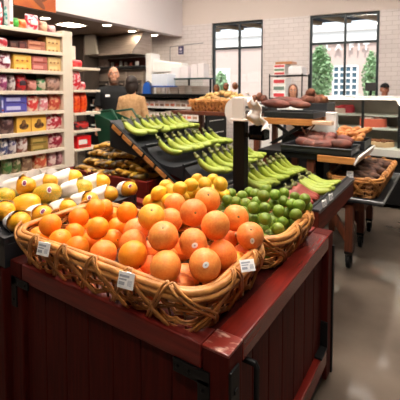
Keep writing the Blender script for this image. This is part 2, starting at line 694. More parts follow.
tree(308, 332, 44, 6.0, 2600, 'bushy green tree outside the window beside the cake boxes', 3)
tree(362, 380, 50, 8.0, 1500, 'smaller pale green tree outside near the gridded office window', 4)
tree(213, 228, 71, 7.0, 1000, 'low green tree outside the window above the potatoes', 5)

# ---------------------------------------------------------------- recessed lamps and ceiling strips
for i, (px, py, lab) in enumerate(((45, 18, 'round recessed downlight above the orange banner'), (107, 25, 'round recessed downlight beside the large bright ceiling panel'),
                                  (132, 31, 'round recessed downlight in the middle of the kitchen soffit'), (154, 35, 'round recessed downlight closest to the tiled wall'))):
    p = atz(px, py, ZS)
    t = thing('downlight', lab, 'ceiling light', (p.x, p.y, ZS), 'recessed downlights of the kitchen')
    mb = MB()
    mb.lathe([(0.075, 0.0), (0.098, 0.0), (0.1, -0.008), (0.085, -0.012), (0.075, -0.006)], 24)
    obj('trim_ring', mb, M['white'], t, local=True)
    mb = MB()
    mb.lathe([(0.001, -0.002), (0.074, -0.003), (0.074, -0.0065), (0.001, -0.008)], 24)
    obj('lens', mb, M['can'], t, local=True)
p = atz(71, 24.5, ZS)
PS = 0.62
t = thing('ceiling_panel_light', 'large bright rectangular light panel in the low kitchen ceiling', 'ceiling light', (p.x, p.y, ZS))
mb = MB()
for lo, hi in (((-0.33, -0.36, -0.012), (-0.29, 0.36, 0)), ((0.29, -0.36, -0.012), (0.33, 0.36, 0)), ((-0.29, -0.36, -0.012), (0.29, -0.32, 0)), ((-0.29, 0.32, -0.012), (0.29, 0.36, 0))):
    mb.box(lo, hi)
obj('frame', mb, M['white'], t, local=True).scale = (PS, PS, 1)
mb = MB()
mb.box((-0.29, -0.32, -0.008), (0.29, 0.32, -0.002))
obj('diffuser', mb, M['can'], t, local=True).scale = (PS, PS, 1)
# ================================================================ PRODUCE TABLE (mahogany, in front)
AX0, AX1, AY0, AY1, AZ = -1.46, -0.45, 0.812, 1.86, 0.74


def produce_table(loc_x0, loc_x1, y0, y1, z, label, full=True):
    t = thing('produce_table', label, 'table', ((loc_x0 + loc_x1) / 2, (y0 + y1) / 2, 0), 'mahogany produce tables')
    w = 0.08
    # corner posts
    for (xa, xb) in ((loc_x0, loc_x0 + w), (loc_x1 - w, loc_x1)):
        for (ya, yb) in ((y0, y0 + w), (y1 - w, y1)):
            mb = MB()
            mb.box((xa, ya, 0.03), (xb, yb, z), 0.006)
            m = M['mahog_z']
            p = obj('post', mb, m, t)
    # scuffed top cap of the near right post
    if full:
        mb = MB()
        mb.box((loc_x1 - w - 0.001, y0 - 0.001, z - 0.006), (loc_x1 + 0.001, y0 + w + 0.001, z + 0.003), 0.003)
        o = obj('post_cap', mb, M['scuff'], t)
        o['label'] = 'scuffed worn post top'
    # rails
    for nm, lo, hi, m in (('front_rail', (loc_x0 + w + 0.002, y0, z - 0.07), (loc_x1 - w - 0.006, y0 + w, z), M['mahog']),
                          ('rear_rail', (loc_x0 + w + 0.002, y1 - w, z - 0.07), (loc_x1 - w - 0.006, y1, z), M['mahog']),
                          ('side_rail', (loc_x1 - w, y0 + w + 0.002, z - 0.065), (loc_x1, y1 - w - 0.002, z), M['mahog_y']),
                          ('side_rail', (loc_x0, y0 + w + 0.002, z - 0.065), (loc_x0 + w, y1 - w - 0.002, z), M['mahog_y'])):
        mb = MB()
        mb.box(lo, hi, 0.005)
        obj(nm, mb, m, t)
    # recessed deck
    mb = MB()
    mb.box((loc_x0 + w, y0 + w, z - 0.055), (loc_x1 - w, y1 - w, z - 0.025))
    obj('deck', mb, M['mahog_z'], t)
    # plank panels
    n = 7
    span = (loc_x1 - loc_x0 - 2 * w)
    for (yy, nm) in ((y0 + 0.022, 'front_panel'), (y1 - 0.05, 'rear_panel')):
        mb = MB()
        for i in range(n):
            a = loc_x0 + w + span * i / n
            mb.box((a + 0.0015, yy, 0.06), (a + span / n - 0.0015, yy + 0.02, z - 0.066), 0.004)
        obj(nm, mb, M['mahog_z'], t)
    span = (y1 - y0 - 2 * w)
    for xx in (loc_x1 - 0.05, loc_x0 + 0.03):
        mb = MB()
        for i in range(n):
            a = y0 + w + span * i / n
            mb.box((xx, a + 0.0015, 0.06), (xx + 0.02, a + span / n - 0.0015, z - 0.062), 0.004)
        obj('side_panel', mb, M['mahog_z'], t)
    # base rail and feet
    mb = MB()
    mb.box((loc_x0 + 0.02, y0 + 0.03, 0.03), (loc_x1 - 0.02, y1 - 0.03, 0.08))
    obj('base', mb, M['black'], t)
    if not full:
        return t
    # L-shaped bracket on the near right corner of the front
    mb = MB()
    zz = z - 0.072
    mb.box((loc_x1 - 0.175, y0 - 0.006, zz - 0.034), (loc_x1 - 0.055, y0 + 0.001, zz + 0.006), 0.002)
    mb.box((loc_x1 - 0.093, y0 - 0.006, zz - 0.15), (loc_x1 - 0.055, y0 + 0.001, zz - 0.02), 0.002)
    for q in ((-0.16, -0.015), (-0.12, -0.015), (-0.076, -0.05), (-0.076, -0.1)):
        mb.lathe([(0.006, 0), (0.005, 0.004), (0.001, 0.005)], 10, Matrix.Translation((loc_x1 + q[0], y0 - 0.006, zz + q[1])) @ Matrix.Rotation(PI / 2, 4, 'X'))
    o = obj('corner_bracket', mb, M['black'], t)
    o['label'] = 'black metal corner bracket'
    # bracket on the far left corner
    mb = MB()
    mb.box((loc_x0 + 0.015, y0 - 0.006, zz - 0.11), (loc_x0 + 0.05, y0 + 0.001, zz + 0.012), 0.002)
    mb.box((loc_x0 + 0.015, y0 - 0.006, zz - 0.02), (loc_x0 + 0.13, y0 + 0.001, zz + 0.012), 0.002)
    for q in ((0.033, -0.08), (0.07, -0.005), (0.11, -0.005)):
        mb.lathe([(0.006, 0), (0.005, 0.004), (0.001, 0.005)], 10, Matrix.Translation((loc_x0 + q[0], y0 - 0.006, zz + q[1])) @ Matrix.Rotation(PI / 2, 4, 'X'))
    o = obj('corner_bracket', mb, M['black'], t)
    o['label'] = 'black metal corner bracket'
    # latch plate set in the post's side, pull handle on the side panel
    mb = MB()
    mb.box((loc_x1 - 0.002, y0 + 0.002, z - 0.36), (loc_x1 + 0.007, y0 + 0.05, z - 0.045), 0.003)
    for q in (0.1, 0.14, 0.18):
        mb.box((loc_x1 + 0.006, y0 + 0.018, z - q - 0.012), (loc_x1 + 0.011, y0 + 0.036, z - q), 0.002)
    o = obj('latch_plate', mb, M['black'], t)
    o['label'] = 'black metal latch plate'
    mb = MB()
    mb.tube([(loc_x1 - 0.03, y0 + 0.12, z - 0.085), (loc_x1 + 0.02, y0 + 0.12, z - 0.085), (loc_x1 + 0.024, y0 + 0.12, z - 0.095), (loc_x1 + 0.024, y0 + 0.12, z - 0.225),
             (loc_x1 + 0.02, y0 + 0.12, z - 0.235), (loc_x1 - 0.03, y0 + 0.12, z - 0.235)], 0.009, 8)
    o = obj('pull_handle', mb, M['black'], t)
    o['label'] = 'black pull handle'
    # stretcher block with its bracket near the floor at the far side
    mb = MB()
    mb.box((loc_x1 - 0.075, y0 + 0.5, 0.11), (loc_x1 + 0.0, y1 - w, 0.19), 0.006)
    obj('lower_rail', mb, M['mahog_y'], t)
    mb = MB()
    mb.box((loc_x1 - 0.055, y1 - w - 0.1, 0.19), (loc_x1 + 0.004, y1 - w, 0.2), 0.002)
    mb.box((loc_x1 - 0.055, y1 - w - 0.01, 0.19), (loc_x1 + 0.004, y1 - w, 0.32), 0.002)
    obj('rail_bracket', mb, M['black'], t)
    mb = MB()
    mb.box((loc_x1 - 0.03, y1 - 0.016, 0.03), (loc_x1 + 0.008, y1 + 0.004, z - 0.07), 0.002)
    obj('corner_strip', mb, M['black'], t)
    return t


produce_table(AX0, AX1, AY0, AY1, AZ, 'mahogany produce table carrying the citrus baskets, with black corner brackets')
TBX0, TBX1 = -2.06, -1.475
produce_table(TBX0, TBX1, 0.79, 1.86, 0.7, 'mahogany produce table under the mango tray', False)

# black tray for the mangoes, tilted towards the citrus
MZ0, MSL = 0.80, 0.17      # height of the tray floor at its low edge, slope towards the shelves


def tray_z(x):
    return MZ0 + MSL * (-1.5 - x)


t = thing('display_tray', 'wide black sloping tray holding the paper wrapped mangoes', 'tray', (-2.0, 1.32, 0.7))
mb = MB()
mb.sheet([(-1.475, tray_z(-1.475) + 0.03), (-1.48, tray_z(-1.48) - 0.005), (-1.96, tray_z(-1.96) - 0.005), (-1.965, tray_z(-1.96) + 0.004)], 0.8, 1.57, 0.012)
obj('tray_floor', mb, M['blackpl'], t)
for yy in (0.8, 1.555):
    mb = MB()
    mb.prism([(-1.475, 0.705), (-1.475, tray_z(-1.475) + 0.03), (-1.965, tray_z(-1.96) + 0.004), (-1.965, 0.705)], yy, yy + 0.015)
    obj('tray_end', mb, M['blackpl'], t)
mb = MB()
mb.box((-1.487, 0.8, 0.703), (-1.475, 1.57, tray_z(-1.475)))
obj('tray_front', mb, M['blackpl'], t)


# ================================================================ WICKER BASKETS
def basket(label, x0, x1, y0, y1, z0, z1, fl=0.05, cr=0.06, rows=9, stake=0.045, lace=0.145, name='wicker_basket', cane=0.0039, group='wicker produce baskets'):
    """bottom rectangle x0..x1, y0..y1 at z0; the walls flare outwards by fl to the rim at z1"""
    t = thing(name, label, 'basket', ((x0 + x1) / 2, (y0 + y1) / 2, z0), group)
    H = z1 - z0

    def outline(tt, off=0.0, step=0.012):
        e = fl * tt + off
        a, b, c, d = x0 - e, x1 + e, y0 - e, y1 + e
        r = cr + e * 0.6
        pts = []
        arcs = [((b - r, c + r), -PI / 2), ((b - r, d - r), 0), ((a + r, d - r), PI / 2), ((a + r, c + r), PI)]
        for i, (cc, a0) in enumerate(arcs):
            m = max(3, int(r * PI / 2 / step))
            for k in range(m + 1):
                an = a0 + PI / 2 * k / m
                pts.append((cc[0] + r * math.cos(an), cc[1] + r * math.sin(an), math.cos(an), math.sin(an)))
            nx = arcs[(i + 1) % 4]
            p0 = pts[-1]
            p1 = (nx[0][0] + r * math.cos(nx[1]), nx[0][1] + r * math.sin(nx[1]))
            L = math.hypot(p1[0] - p0[0], p1[1] - p0[1])
            m = max(1, int(L / step))
            for k in range(1, m):
                f = k / m
                pts.append((p0[0] + (p1[0] - p0[0]) * f, p0[1] + (p1[1] - p0[1]) * f, p0[2], p0[3]))
        return pts

    base = outline(0)
    cum = [0]
    for i in range(1, len(base)):
        cum.append(cum[-1] + math.hypot(base[i][0] - base[i - 1][0], base[i][1] - base[i - 1][1]))
    total = cum[-1] + math.hypot(base[0][0] - base[-1][0], base[0][1] - base[-1][1])
    ns = int(total / stake) // 2 * 2 + 1
    stk = total / ns

    def at(s, tt, off=0.0):
        s = s % total
        import bisect
        i = min(bisect.bisect_right(cum, s) - 1, len(base) - 1)
        j = (i + 1) % len(base)
        seg = (cum[j] - cum[i]) if j else total - cum[i]
        f = (s - cum[i]) / seg if seg > 1e-9 else 0
        e = fl * tt + off
        P = base[i]
        Q = base[j]
        nx_, ny_ = P[2] + (Q[2] - P[2]) * f, P[3] + (Q[3] - P[3]) * f
        # corners fan out: push along the averaged normal
        k = 1 / max(0.75, math.hypot(nx_, ny_))
        return Vector((P[0] + (Q[0] - P[0]) * f + nx_ * k * e, P[1] + (Q[1] - P[1]) * f + ny_ * k * e, z0 + H * tt))

    rnd = random.Random(int(abs(x0) * 1000) + rows)
    N = int(total / 0.0125)
    mb = MB()
    for r in range(rows):
        tt = 0.06 + 0.84 * r / (rows - 1)
        ph = r * PI + rnd.uniform(-0.3, 0.3)
        for dz in (-0.56, 0.56):
            pts = []
            for k in range(N):
                s = total * k / N
                off = 0.0078 * math.sin(PI * s / stk + ph) + 0.0015 * math.sin(s * 23 + r)
                P = at(s, tt, off)
                P.z += dz * cane * 1.9 + 0.004 * math.sin(s * 9 + r * 1.7) + 0.003 * math.sin(s * 31 + r * 2.3)
                pts.append(P)
            mb.tube(pts, cane * rnd.uniform(0.85, 1.05), 6, closed=True)
    obj('woven_wall', mb, M['wicker'], t, smooth='all')
    mb = MB()
    for k in range(ns):
        s = stk * (k + 0.5)
        mb.tube([at(s, 0.0), at(s, 0.5), at(s, 1.0)], cane * 0.95, 6)
    obj('stakes', mb, M['wickerin'], t, smooth='all')
    mb = MB()
    for (off, dz, rr) in ((0.005, 0.0, 0.0105), (-0.012, 0.003, 0.0095), (0.011, -0.017, 0.0078)):
        pts = []
        for k in range(N):
            s = total * k / N
            P = at(s, 1.0, off + 0.0015 * math.sin(s * 14))
            P.z += dz + 0.003 * math.sin(s * 11 + off * 100)
            pts.append(P)
        mb.tube(pts, rr, 8, closed=True)
    obj('rim', mb, M['wickerrim'], t, smooth='all')
    # lacing: pairs of canes that go up over the rim and down again, making open A shapes
    nl = max(3, int(total / lace))
    mb = MB()
    for k in range(nl):
        s0 = total * k / nl + rnd.uniform(-0.006, 0.006)
        w = total / nl * rnd.uniform(0.66, 0.78)
        for d in (-0.006, 0.006):
            ctl = [(-w, 0.08, 0.012), (-w * 0.7, 0.42, 0.0165), (-w * 0.4, 0.72, 0.02), (-w * 0.17, 0.99, 0.024), (-w * 0.05, 1.14, 0.008), (0.0, 1.17, -0.006),
                   (w * 0.06, 1.14, 0.006), (w * 0.2, 0.97, 0.026), (w * 0.45, 0.68, 0.022), (w * 0.75, 0.4, 0.0185), (w, 0.1, 0.012)]
            pts = []
            for i in range(len(ctl) - 1):
                for q in range(3):
                    f = q / 3
                    c = [ctl[i][n_] + (ctl[i + 1][n_] - ctl[i][n_]) * f for n_ in range(3)]
                    pts.append(at(s0 + c[0] + d, c[1], c[2]))
            pts.append(at(s0 + ctl[-1][0] + d, ctl[-1][1], ctl[-1][2]))
            # smooth
            for _ in range(2):
                pts = [pts[0]] + [(pts[i - 1] + pts[i] * 2 + pts[i + 1]) / 4 for i in range(1, len(pts) - 1)] + [pts[-1]]
            mb.tube(pts, 0.0042, 6)
    obj('lacing', mb, M['wickerrim'], t, smooth='all')
    mb = MB()
    o = outline(0, -0.004)
    mb.ring_faces([[(p[0], p[1], z0 + 0.001) for p in o], [(p[0], p[1], z0 + 0.012) for p in o]])
    obj('bottom', mb, M['wickerin'], t)
    return t, at, total


B1 = dict(x0=-1.395, x1=-0.572, y0=0.848, y1=1.215, z0=0.722, z1=0.868)
bk1, at1, tot1 = basket('long front wicker basket with crossed rim lacing, full of oranges and grapefruit', fl=0.045, rows=7, **B1)
B2 = dict(x0=-1.13, x1=-0.55, y0=1.335, y1=1.72, z0=0.722, z1=0.858)
bk2, at2, tot2 = basket('wicker basket behind the oranges, holding lemons and limes', fl=0.045, rows=7, **B2)


def price_tag(px, py, P, nrm, label, w=0.05, h=0.036):
    """a small printed card in a holder, centre P, facing nrm"""
    nrm = Vector(nrm).normalized()
    xa = nrm.cross(Vector((0, 0, 1))).normalized()
    za = xa.cross(nrm)
    R = Matrix((xa, nrm, za)).transposed().to_4x4()
    t = thing('price_tag', label, 'price tag', P, 'white price tags')
    t.rotation_euler = R.to_euler()
    mb = MB()
    mb.box((-w / 2, -0.0015, -h / 2), (w / 2, 0.0015, h / 2), 0.0008)
    obj('card', mb, M['card'], t, local=True)
    mb = MB()
    mb.box((-w * 0.42, 0.0014, h * 0.18), (w * 0.2, 0.0021, h * 0.32))
    mb.box((-w * 0.42, 0.0014, h * 0.0), (w * 0.05, 0.0021, h * 0.09))
    for k in range(5):
        mb.box((w * (0.14 + 0.055 * k), 0.0014, -h * 0.3), (w * (0.165 + 0.055 * k), 0.0021, h * 0.05))
    mb.box((-w * 0.42, 0.0014, -h * 0.3), (-w * 0.05, 0.0021, -h * 0.1))
    bmesh.ops.scale(mb.bm, vec=(-1, 1, 1), verts=mb.bm.verts)
    o = obj('printed_lines', mb, M['print'], t, local=True)
    o['label'] = 'grey printed lines'
    mb = MB()
    mb.box((-0.008, -0.012, h * 0.3), (0.008, -0.001, h * 0.48), 0.001)
    obj('clip', mb, M['white'], t, local=True)
    return t


FRONT_Y = B1['y0'] - 0.045 - 0.052
for (px, py, lab) in ((43.5, 249, 'small white price tag hung on the rim below the orange pile, at the mango end'), (126, 280.5, 'small white price tag hung on the rim below the grapefruit')):
    P = aty(px, py, FRONT_Y)
    price_tag(px, py, P, (0.15, -1, 0.3), lab, 0.054, 0.044)
P = atx(247.5, 265.5, B1['x1'] + 0.045 + 0.046)
price_tag(0, 0, P, (0.8, -0.7, 0.7), 'small white price tag on the basket corner facing the red side rail', 0.045, 0.034)

# ================================================================ PLANTAIN TABLE
PTX0, PTX1, PTY0 = -2.62, -1.72, 1.93
t = thing('plantain_bin', 'low mahogany bin heaped with spotted plantains', 'produce bin', ((PTX0 + PTX1) / 2, 2.4, 0))
mb = MB()
mb.box((PTX0, PTY0, 0.62), (PTX1, PTY0 + 0.03, 0.79), 0.006)
obj('front_board', mb, M['mahog'], t)
mb = MB()
mb.box((PTX0, PTY0 + 0.9, 0.62), (PTX1, PTY0 + 0.93, 0.86), 0.006)
obj('rear_board', mb, M['mahog'], t)
for x in (PTX0, PTX1 - 0.03):
    mb = MB()
    mb.box((x, PTY0 + 0.03, 0.62), (x + 0.03, PTY0 + 0.9, 0.79), 0.004)
    obj('side_board', mb, M['mahog_y'], t)
mb = MB()
mb.box((PTX0 + 0.03, PTY0 + 0.03, 0.62), (PTX1 - 0.03, PTY0 + 0.9, 0.66))
obj('bin_floor', mb, M['mahog_z'], t)
mb = MB()
mb.box((PTX0 + 0.25, PTY0 + 0.3, 0.66), (-1.98, PTY0 + 0.89, 0.9), 0.01)
mb.box((-1.98, PTY0 + 0.3, 0.66), (PTX1 - 0.04, PTY0 + 0.89, 0.81), 0.01)
obj('raised_deck', mb, M['mahog_z'], t)
for x in (PTX0, PTX1 - 0.07):
    for y in (PTY0, PTY0 + 0.86):
        mb = MB()
        mb.box((x, y, 0), (x + 0.07, y + 0.07, 0.62), 0.005)
        obj('leg', mb, M['mahog_z'], t)

# ================================================================ TIERED BANANA RACK
RY0, RY1 = 2.0, 2.86
V = [(-1.965, 1.045), (-1.635, 0.925), (-1.30, 0.835), (-0.975, 0.765), (-0.715, 0.715)]
t = thing('banana_rack', 'tiered black banana rack with a mahogany front rail', 'display rack', (-1.35, 2.5, 0))
for i, (x, z) in enumerate(V):
    xl = -2.15 if i == 0 else (V[i - 1][0] + x) / 2 + 0.02
    zl = z + 0.15 if i == 0 else (V[i - 1][1] + z) / 2 + 0.03
    xr = (x + V[i + 1][0]) / 2 + 0.01 if i < 4 else x + 0.115
    zr = (z + V[i + 1][1]) / 2 + 0.045 if i < 4 else z + 0.075
    prof = []
    for k in range(9):
        f = k / 8
        # a bowl-shaped trough through the three points
        xx = xl + (xr - xl) * f
        fv = (x - xl) / (xr - xl)
        zz = zl + (zr - zl) * f
        zm = zl + (zr - zl) * fv
        dip = (zm - z + 0.012) * (1 - ((f - fv) / (fv if f < fv else 1 - fv)) ** 2)
        prof.append((xx, zz - dip))
    mb = MB()
    mb.sheet(prof, RY0 + 0.01, RY1, 0.012)
    o = obj('tier', mb, M['blackpl'], t, smooth=True)
    # moulded end wall
    mb = MB()
    mb.prism(prof + [(xr, zr - 0.1), (xl, zl - 0.2 if i == 0 else zl - 0.1)], RY0, RY0 + 0.012)
    obj('tier_end', mb, M['blackpl'], t)
    mb = MB()
    mb.tube([(xr, RY0, zr), (xr, RY1, zr)], 0.009, 8)
    obj('tier_lip', mb, M['blackpl'], t)
# sloping side rail with wooden blocks
da, db = aty(111, 124, RY0 - 0.025), aty(196, 206, RY0 - 0.025)
d = (db - da)
L = d.length
d.normalize()
up = Vector((0, 1, 0)).cross(d)
if up.z < 0:
    up = -up
mb = MB()
q = [da - up * 0.028, db - up * 0.028, db + up * 0.018, da + up * 0.018]
mb.prism([(p.x, p.z) for p in q], RY0 - 0.025, RY0)
obj('side_rail', mb, M['black'], t)
k = 0.02
while k < L - 0.06:
    mb = MB()
    a = da + d * k
    b = da + d * min(L, (k + 0.105))
    qq = [a - up * 0.019, b - up * 0.019, b + up * 0.011, a + up * 0.011]
    mb.prism([(p.x, p.z) for p in qq], RY0 - 0.03, RY0 - 0.024)
    o = obj('rail_block', mb, M['oak'], t)
    o['label'] = 'tan wooden block on the black rail'
    k += 0.125
for (x, z1) in ((-1.66, 0.8), (-0.84, 0.66)):
    for y in (RY0 + 0.02, RY1 - 0.07):
        mb = MB()
        mb.box((x, y, 0), (x + 0.05, y + 0.05, z1))
        obj('leg', mb, M['black'], t)
mb = MB()
mb.box((-2.12, RY1 - 0.05, 0), (-2.07, RY1, 1.1))
obj('leg', mb, M['black'], t)
mb = MB()
mb.box((-1.6, RY0 + 0.06, 0.1), (-0.86, RY1 - 0.02, 0.5), 0.01)
obj('base', mb, M['black'], t)
mb = MB()
mb.box((-0.6, RY0 - 0.02, 0.665), (-0.555, RY1, 0.775), 0.005)
obj('front_rail', mb, M['railwood'], t)
mb = MB()
mb.box((-0.605, RY0 - 0.02, 0.775), (-0.552, RY1, 0.79), 0.004)
obj('top_edge', mb, M['blackpl'], t)
mb = MB()
mb.box((-0.556, RY0 - 0.02, 0.768), (-0.549, RY1, 0.788), 0.002)
obj('price_rail', mb, M['grey'], t)
mb = MB()
mb.box((-0.86, RY0 + 0.02, 0.6), (-0.6, RY1 - 0.02, 0.64), 0.004)
obj('rail_support', mb, M['mahog_z'], t)
for (px, py, lab) in ((331, 197, 'white price tag on the rail by the red bananas'), (324.5, 203.5, 'white price tag on the rail end closest to the limes')):
    P = atx(px, py, -0.546)
    price_tag(px, py, P, (1, -0.1, 0.15), lab, 0.055, 0.035)
P = atz(331, 190, 0.8)

# ================================================================ PRODUCE BAG STAND
SX, SY = -0.995, 1.93
t = thing('bag_dispenser', 'produce bag stand, white roll housing on a black post', 'bag dispenser', (SX, SY, 0))
mb = MB()
mb.box((SX - 0.16, SY - 0.05, 0), (SX + 0.16, SY + 0.05, 0.02), 0.004)
obj('foot_plate', mb, M['black'], t)
pw = 0.036
mb = MB()
mb.box((SX - pw, SY - 0.028, 0.02), (SX + pw, SY + 0.028, 1.262), 0.004)
obj('post', mb, M['black'], t)
h0, h1 = aty(236, 128, SY), aty(247, 97, SY)
mb = MB()
mb.box((h0.x - 0.004, SY - 0.05, 1.255), (h1.x + 0.005, SY + 0.03, h1.z), 0.008)
mb.box((h0.x - 0.012, SY - 0.055, 1.25), (h1.x + 0.03, SY + 0.035, 1.262), 0.003)
obj('roll_housing', mb, M['white'], t)
mb = MB()
for dz in (0.03, 0.06):
    mb.box((h1.x + 0.005, SY - 0.03, 1.262 + dz), (h1.x + 0.045, SY - 0.024, 1.276 + dz), 0.001)
mb.box((h1.x + 0.005, SY - 0.02, 1.262), (h1.x + 0.045, SY + 0.02, 1.31), 0.002)
o = obj('cutter', mb, M['grey'], t)
mb = MB()
cr = aty(237, 111, SY + 0.06)
mb.lathe([(0.02, -0.006), (0.082, -0.006), (0.084, 0), (0.082, 0.006), (0.02, 0.006), (0.02, -0.006)], 32, Matrix.Translation(cr) @ Matrix.Rotation(PI / 2, 4, 'X'), cap=False)
obj('roll_flange', mb, M['white'], t, smooth=True)
mb = MB()
mb.lathe([(0.018, 0), (0.065, 0), (0.066, 0.09), (0.018, 0.09)], 28, Matrix.Translation(cr + Vector((0, 0.1, 0))) @ Matrix.Rotation(PI / 2, 4, 'X'))
obj('roll_of_bags', mb, M['paper'], t, smooth=True)
# loose crumpled bag film hanging off the roll
A0, A1 = aty(249, 97, SY - 0.02), aty(268, 127, SY - 0.02)


def film(u, v):
    top = Vector((A0.x - 0.01, SY - 0.01, A0.z - 0.0))
    x = A0.x - 0.02 + (A1.x - A0.x + 0.03) * (u * 0.55 + v * 0.55 * (0.4 + 0.6 * u))
    z = A0.z + 0.02 - (A0.z - A1.z + 0.02) * (v * 0.85 + u * 0.28)
    y = SY - 0.03 + 0.035 * math.sin(u * 9 + v * 4) * (0.3 + v) + 0.02 * math.sin(v * 13 + u * 5)
    return Vector((x, y, z + 0.012 * math.sin(u * 15 + v * 7)))


mb = MB()
mb.grid(film, 16, 16)
o = obj('bag_film', mb, M['paper'], t, smooth='all')
sm = o.modifiers.new('thick', 'SOLIDIFY')
sm.thickness = 0.0015
o['label'] = 'crumpled white plastic bag film'
# black card box behind the post
b0, b1 = aty(251, 139, SY), aty(266, 126, SY)
mb = MB()
mb.box((b0.x, SY - 0.03, b0.z), (b1.x, SY + 0.05, b0.z + 0.012), 0.002)
mb.box((b0.x, SY - 0.03, b0.z), (b0.x + 0.008, SY + 0.05, b1.z))
mb.box((b1.x - 0.008, SY - 0.03, b0.z), (b1.x, SY + 0.05, b1.z))
mb.box((b0.x, SY + 0.042, b0.z), (b1.x, SY + 0.05, b1.z))
mb.box((b0.x, SY - 0.03, b0.z), (b1.x, SY - 0.022, b0.z + 0.03))
mb.box((h1.x - 0.03, SY - 0.01, b0.z + 0.01), (b0.x + 0.004, SY + 0.01, b0.z + 0.035))
o = obj('tie_box', mb, M['blackgloss'], t)
o['label'] = 'open black box for bag ties'
# ================================================================ PRODUCE
def mesh_of(mb, name, m, smooth=True):
    me = bpy.data.meshes.new(name)
    bmesh.ops.recalc_face_normals(mb.bm, faces=mb.bm.faces)
    mb.bm.to_mesh(me)
    mb.bm.free()
    me.materials.append(m)
    if smooth:
        me.polygons.foreach_set('use_smooth', [True] * len(me.polygons))
    return me


def sphere_mesh(fn, name, m, nu=28, nv=18):
    """fn(theta from the top, phi) -> radius"""
    mb = MB()
    rings = []
    for i in range(nv + 1):
        t = 0.02 + (PI - 0.04) * i / nv
        ring = []
        for k in range(nu):
            ph = 2 * PI * k / nu
            r = fn(t, ph)
            v = r if isinstance(r, Vector) else Vector((r * math.sin(t) * math.cos(ph), r * math.sin(t) * math.sin(ph), r * math.cos(t)))
            ring.append(v)
        rings.append(ring)
    mb.ring_faces(rings)
    return mesh_of(mb, name, m)


def citrus(flat=0.96, dimple=0.06, lump=0.008, seed=0):
    def fn(t, ph):
        r = 1 + lump * math.sin(3 * ph + seed) * math.sin(t) + lump * math.cos(2 * t + seed)
        r -= dimple * math.exp(-(t / 0.22) ** 2) + dimple * 0.5 * math.exp(-((PI - t) / 0.2) ** 2)
        return Vector((r * math.sin(t) * math.cos(ph), r * math.sin(t) * math.sin(ph), r * flat * math.cos(t)))
    return fn


def lemon_fn(t, ph):
    r = 1 + 0.012 * math.sin(3 * ph)
    x = math.sin(t)
    z = math.cos(t) * 1.16
    z += 0.16 * math.exp(-(t / 0.28) ** 2) - 0.10 * math.exp(-((PI - t) / 0.28) ** 2)
    return Vector((r * x * math.cos(ph), r * x * math.sin(ph), z))


def lime_fn(t, ph):
    r = 1 + 0.01 * math.sin(3 * ph)
    z = math.cos(t) * 1.06 + 0.09 * math.exp(-(t / 0.25) ** 2) - 0.06 * math.exp(-((PI - t) / 0.25) ** 2)
    return Vector((r * math.sin(t) * math.cos(ph), r * math.sin(t) * math.sin(ph), z))


def mango_fn(t, ph):
    # long axis z, slightly kidney shaped
    w = math.sin(t) ** 0.86
    z = math.cos(t)
    return Vector((w * 0.98 * math.cos(ph) + 0.10 * (1 - z * z) - 0.05, w * 0.92 * math.sin(ph), z * 1.32))


FM = {k: sphere_mesh(citrus(0.95, 0.06, 0.01, s), k, M[k]) for s, k in enumerate(('orange', 'grapefruit', 'grapered', 'grapeyel'))}
FM['lemon'] = sphere_mesh(lemon_fn, 'lemon', M['lemon'], 22, 16)
FM['lime'] = sphere_mesh(lime_fn, 'lime', M['lime'], 22, 14)
FM['mango'] = sphere_mesh(mango_fn, 'mango', M['mango'], 24, 18)
FM['mangogreen'] = sphere_mesh(mango_fn, 'mango_green', M['mangogreen'], 24, 18)

mb = MB()
mb.lathe([(0.001, -0.02), (0.075, -0.02), (0.085, 0.0), (0.05, 0.018), (0.001, 0.022)], 8)
STEM = mesh_of(mb, 'stem_button', M['stem'])


def cap_mesh(rad, ang, r1, m, name, sy=1.0):
    mb = MB()
    rings = []
    for i in range(6):
        t = max(0.004, ang * i / 5)
        rings.append([Vector((rad * math.sin(t) * math.cos(2 * PI * k / 14), rad * math.sin(t * sy) * math.sin(2 * PI * k / 14), rad * math.cos(t))) for k in range(14)])
    mb.ring_faces(rings, cap=False)
    for f in mb.bm.faces:
        f.material_index = 0
    return mesh_of(mb, name, m)


STK = cap_mesh(1.012, 0.16, 1, M['sticker'], 'sticker', 1.3)
STKM = cap_mesh(1.018, 0.055, 1, M['print'], 'sticker_mark', 1.2)
STKP = cap_mesh(1.012, 0.3, 1, M['sticker'], 'sticker_wide', 0.75)
STKPM = cap_mesh(1.018, 0.24, 1, M['stickerp'], 'sticker_mark_purple', 0.7)


def look_rot(d, roll=0.0):
    """rotation taking +Z to d"""
    return Vector(d).normalized().to_track_quat('Z', 'Y').to_matrix() @ Matrix.Rotation(roll, 3, 'Z')


def add_child(name, me, parent, R=None, loc=None, scale=None):
    o = bpy.data.objects.new(name, me)
    COL.objects.link(o)
    o.parent = parent
    if R is not None:
        o.rotation_euler = R.to_euler()
    if loc is not None:
        o.location = loc
    if scale is not None:
        o.scale = (scale,) * 3
    return o


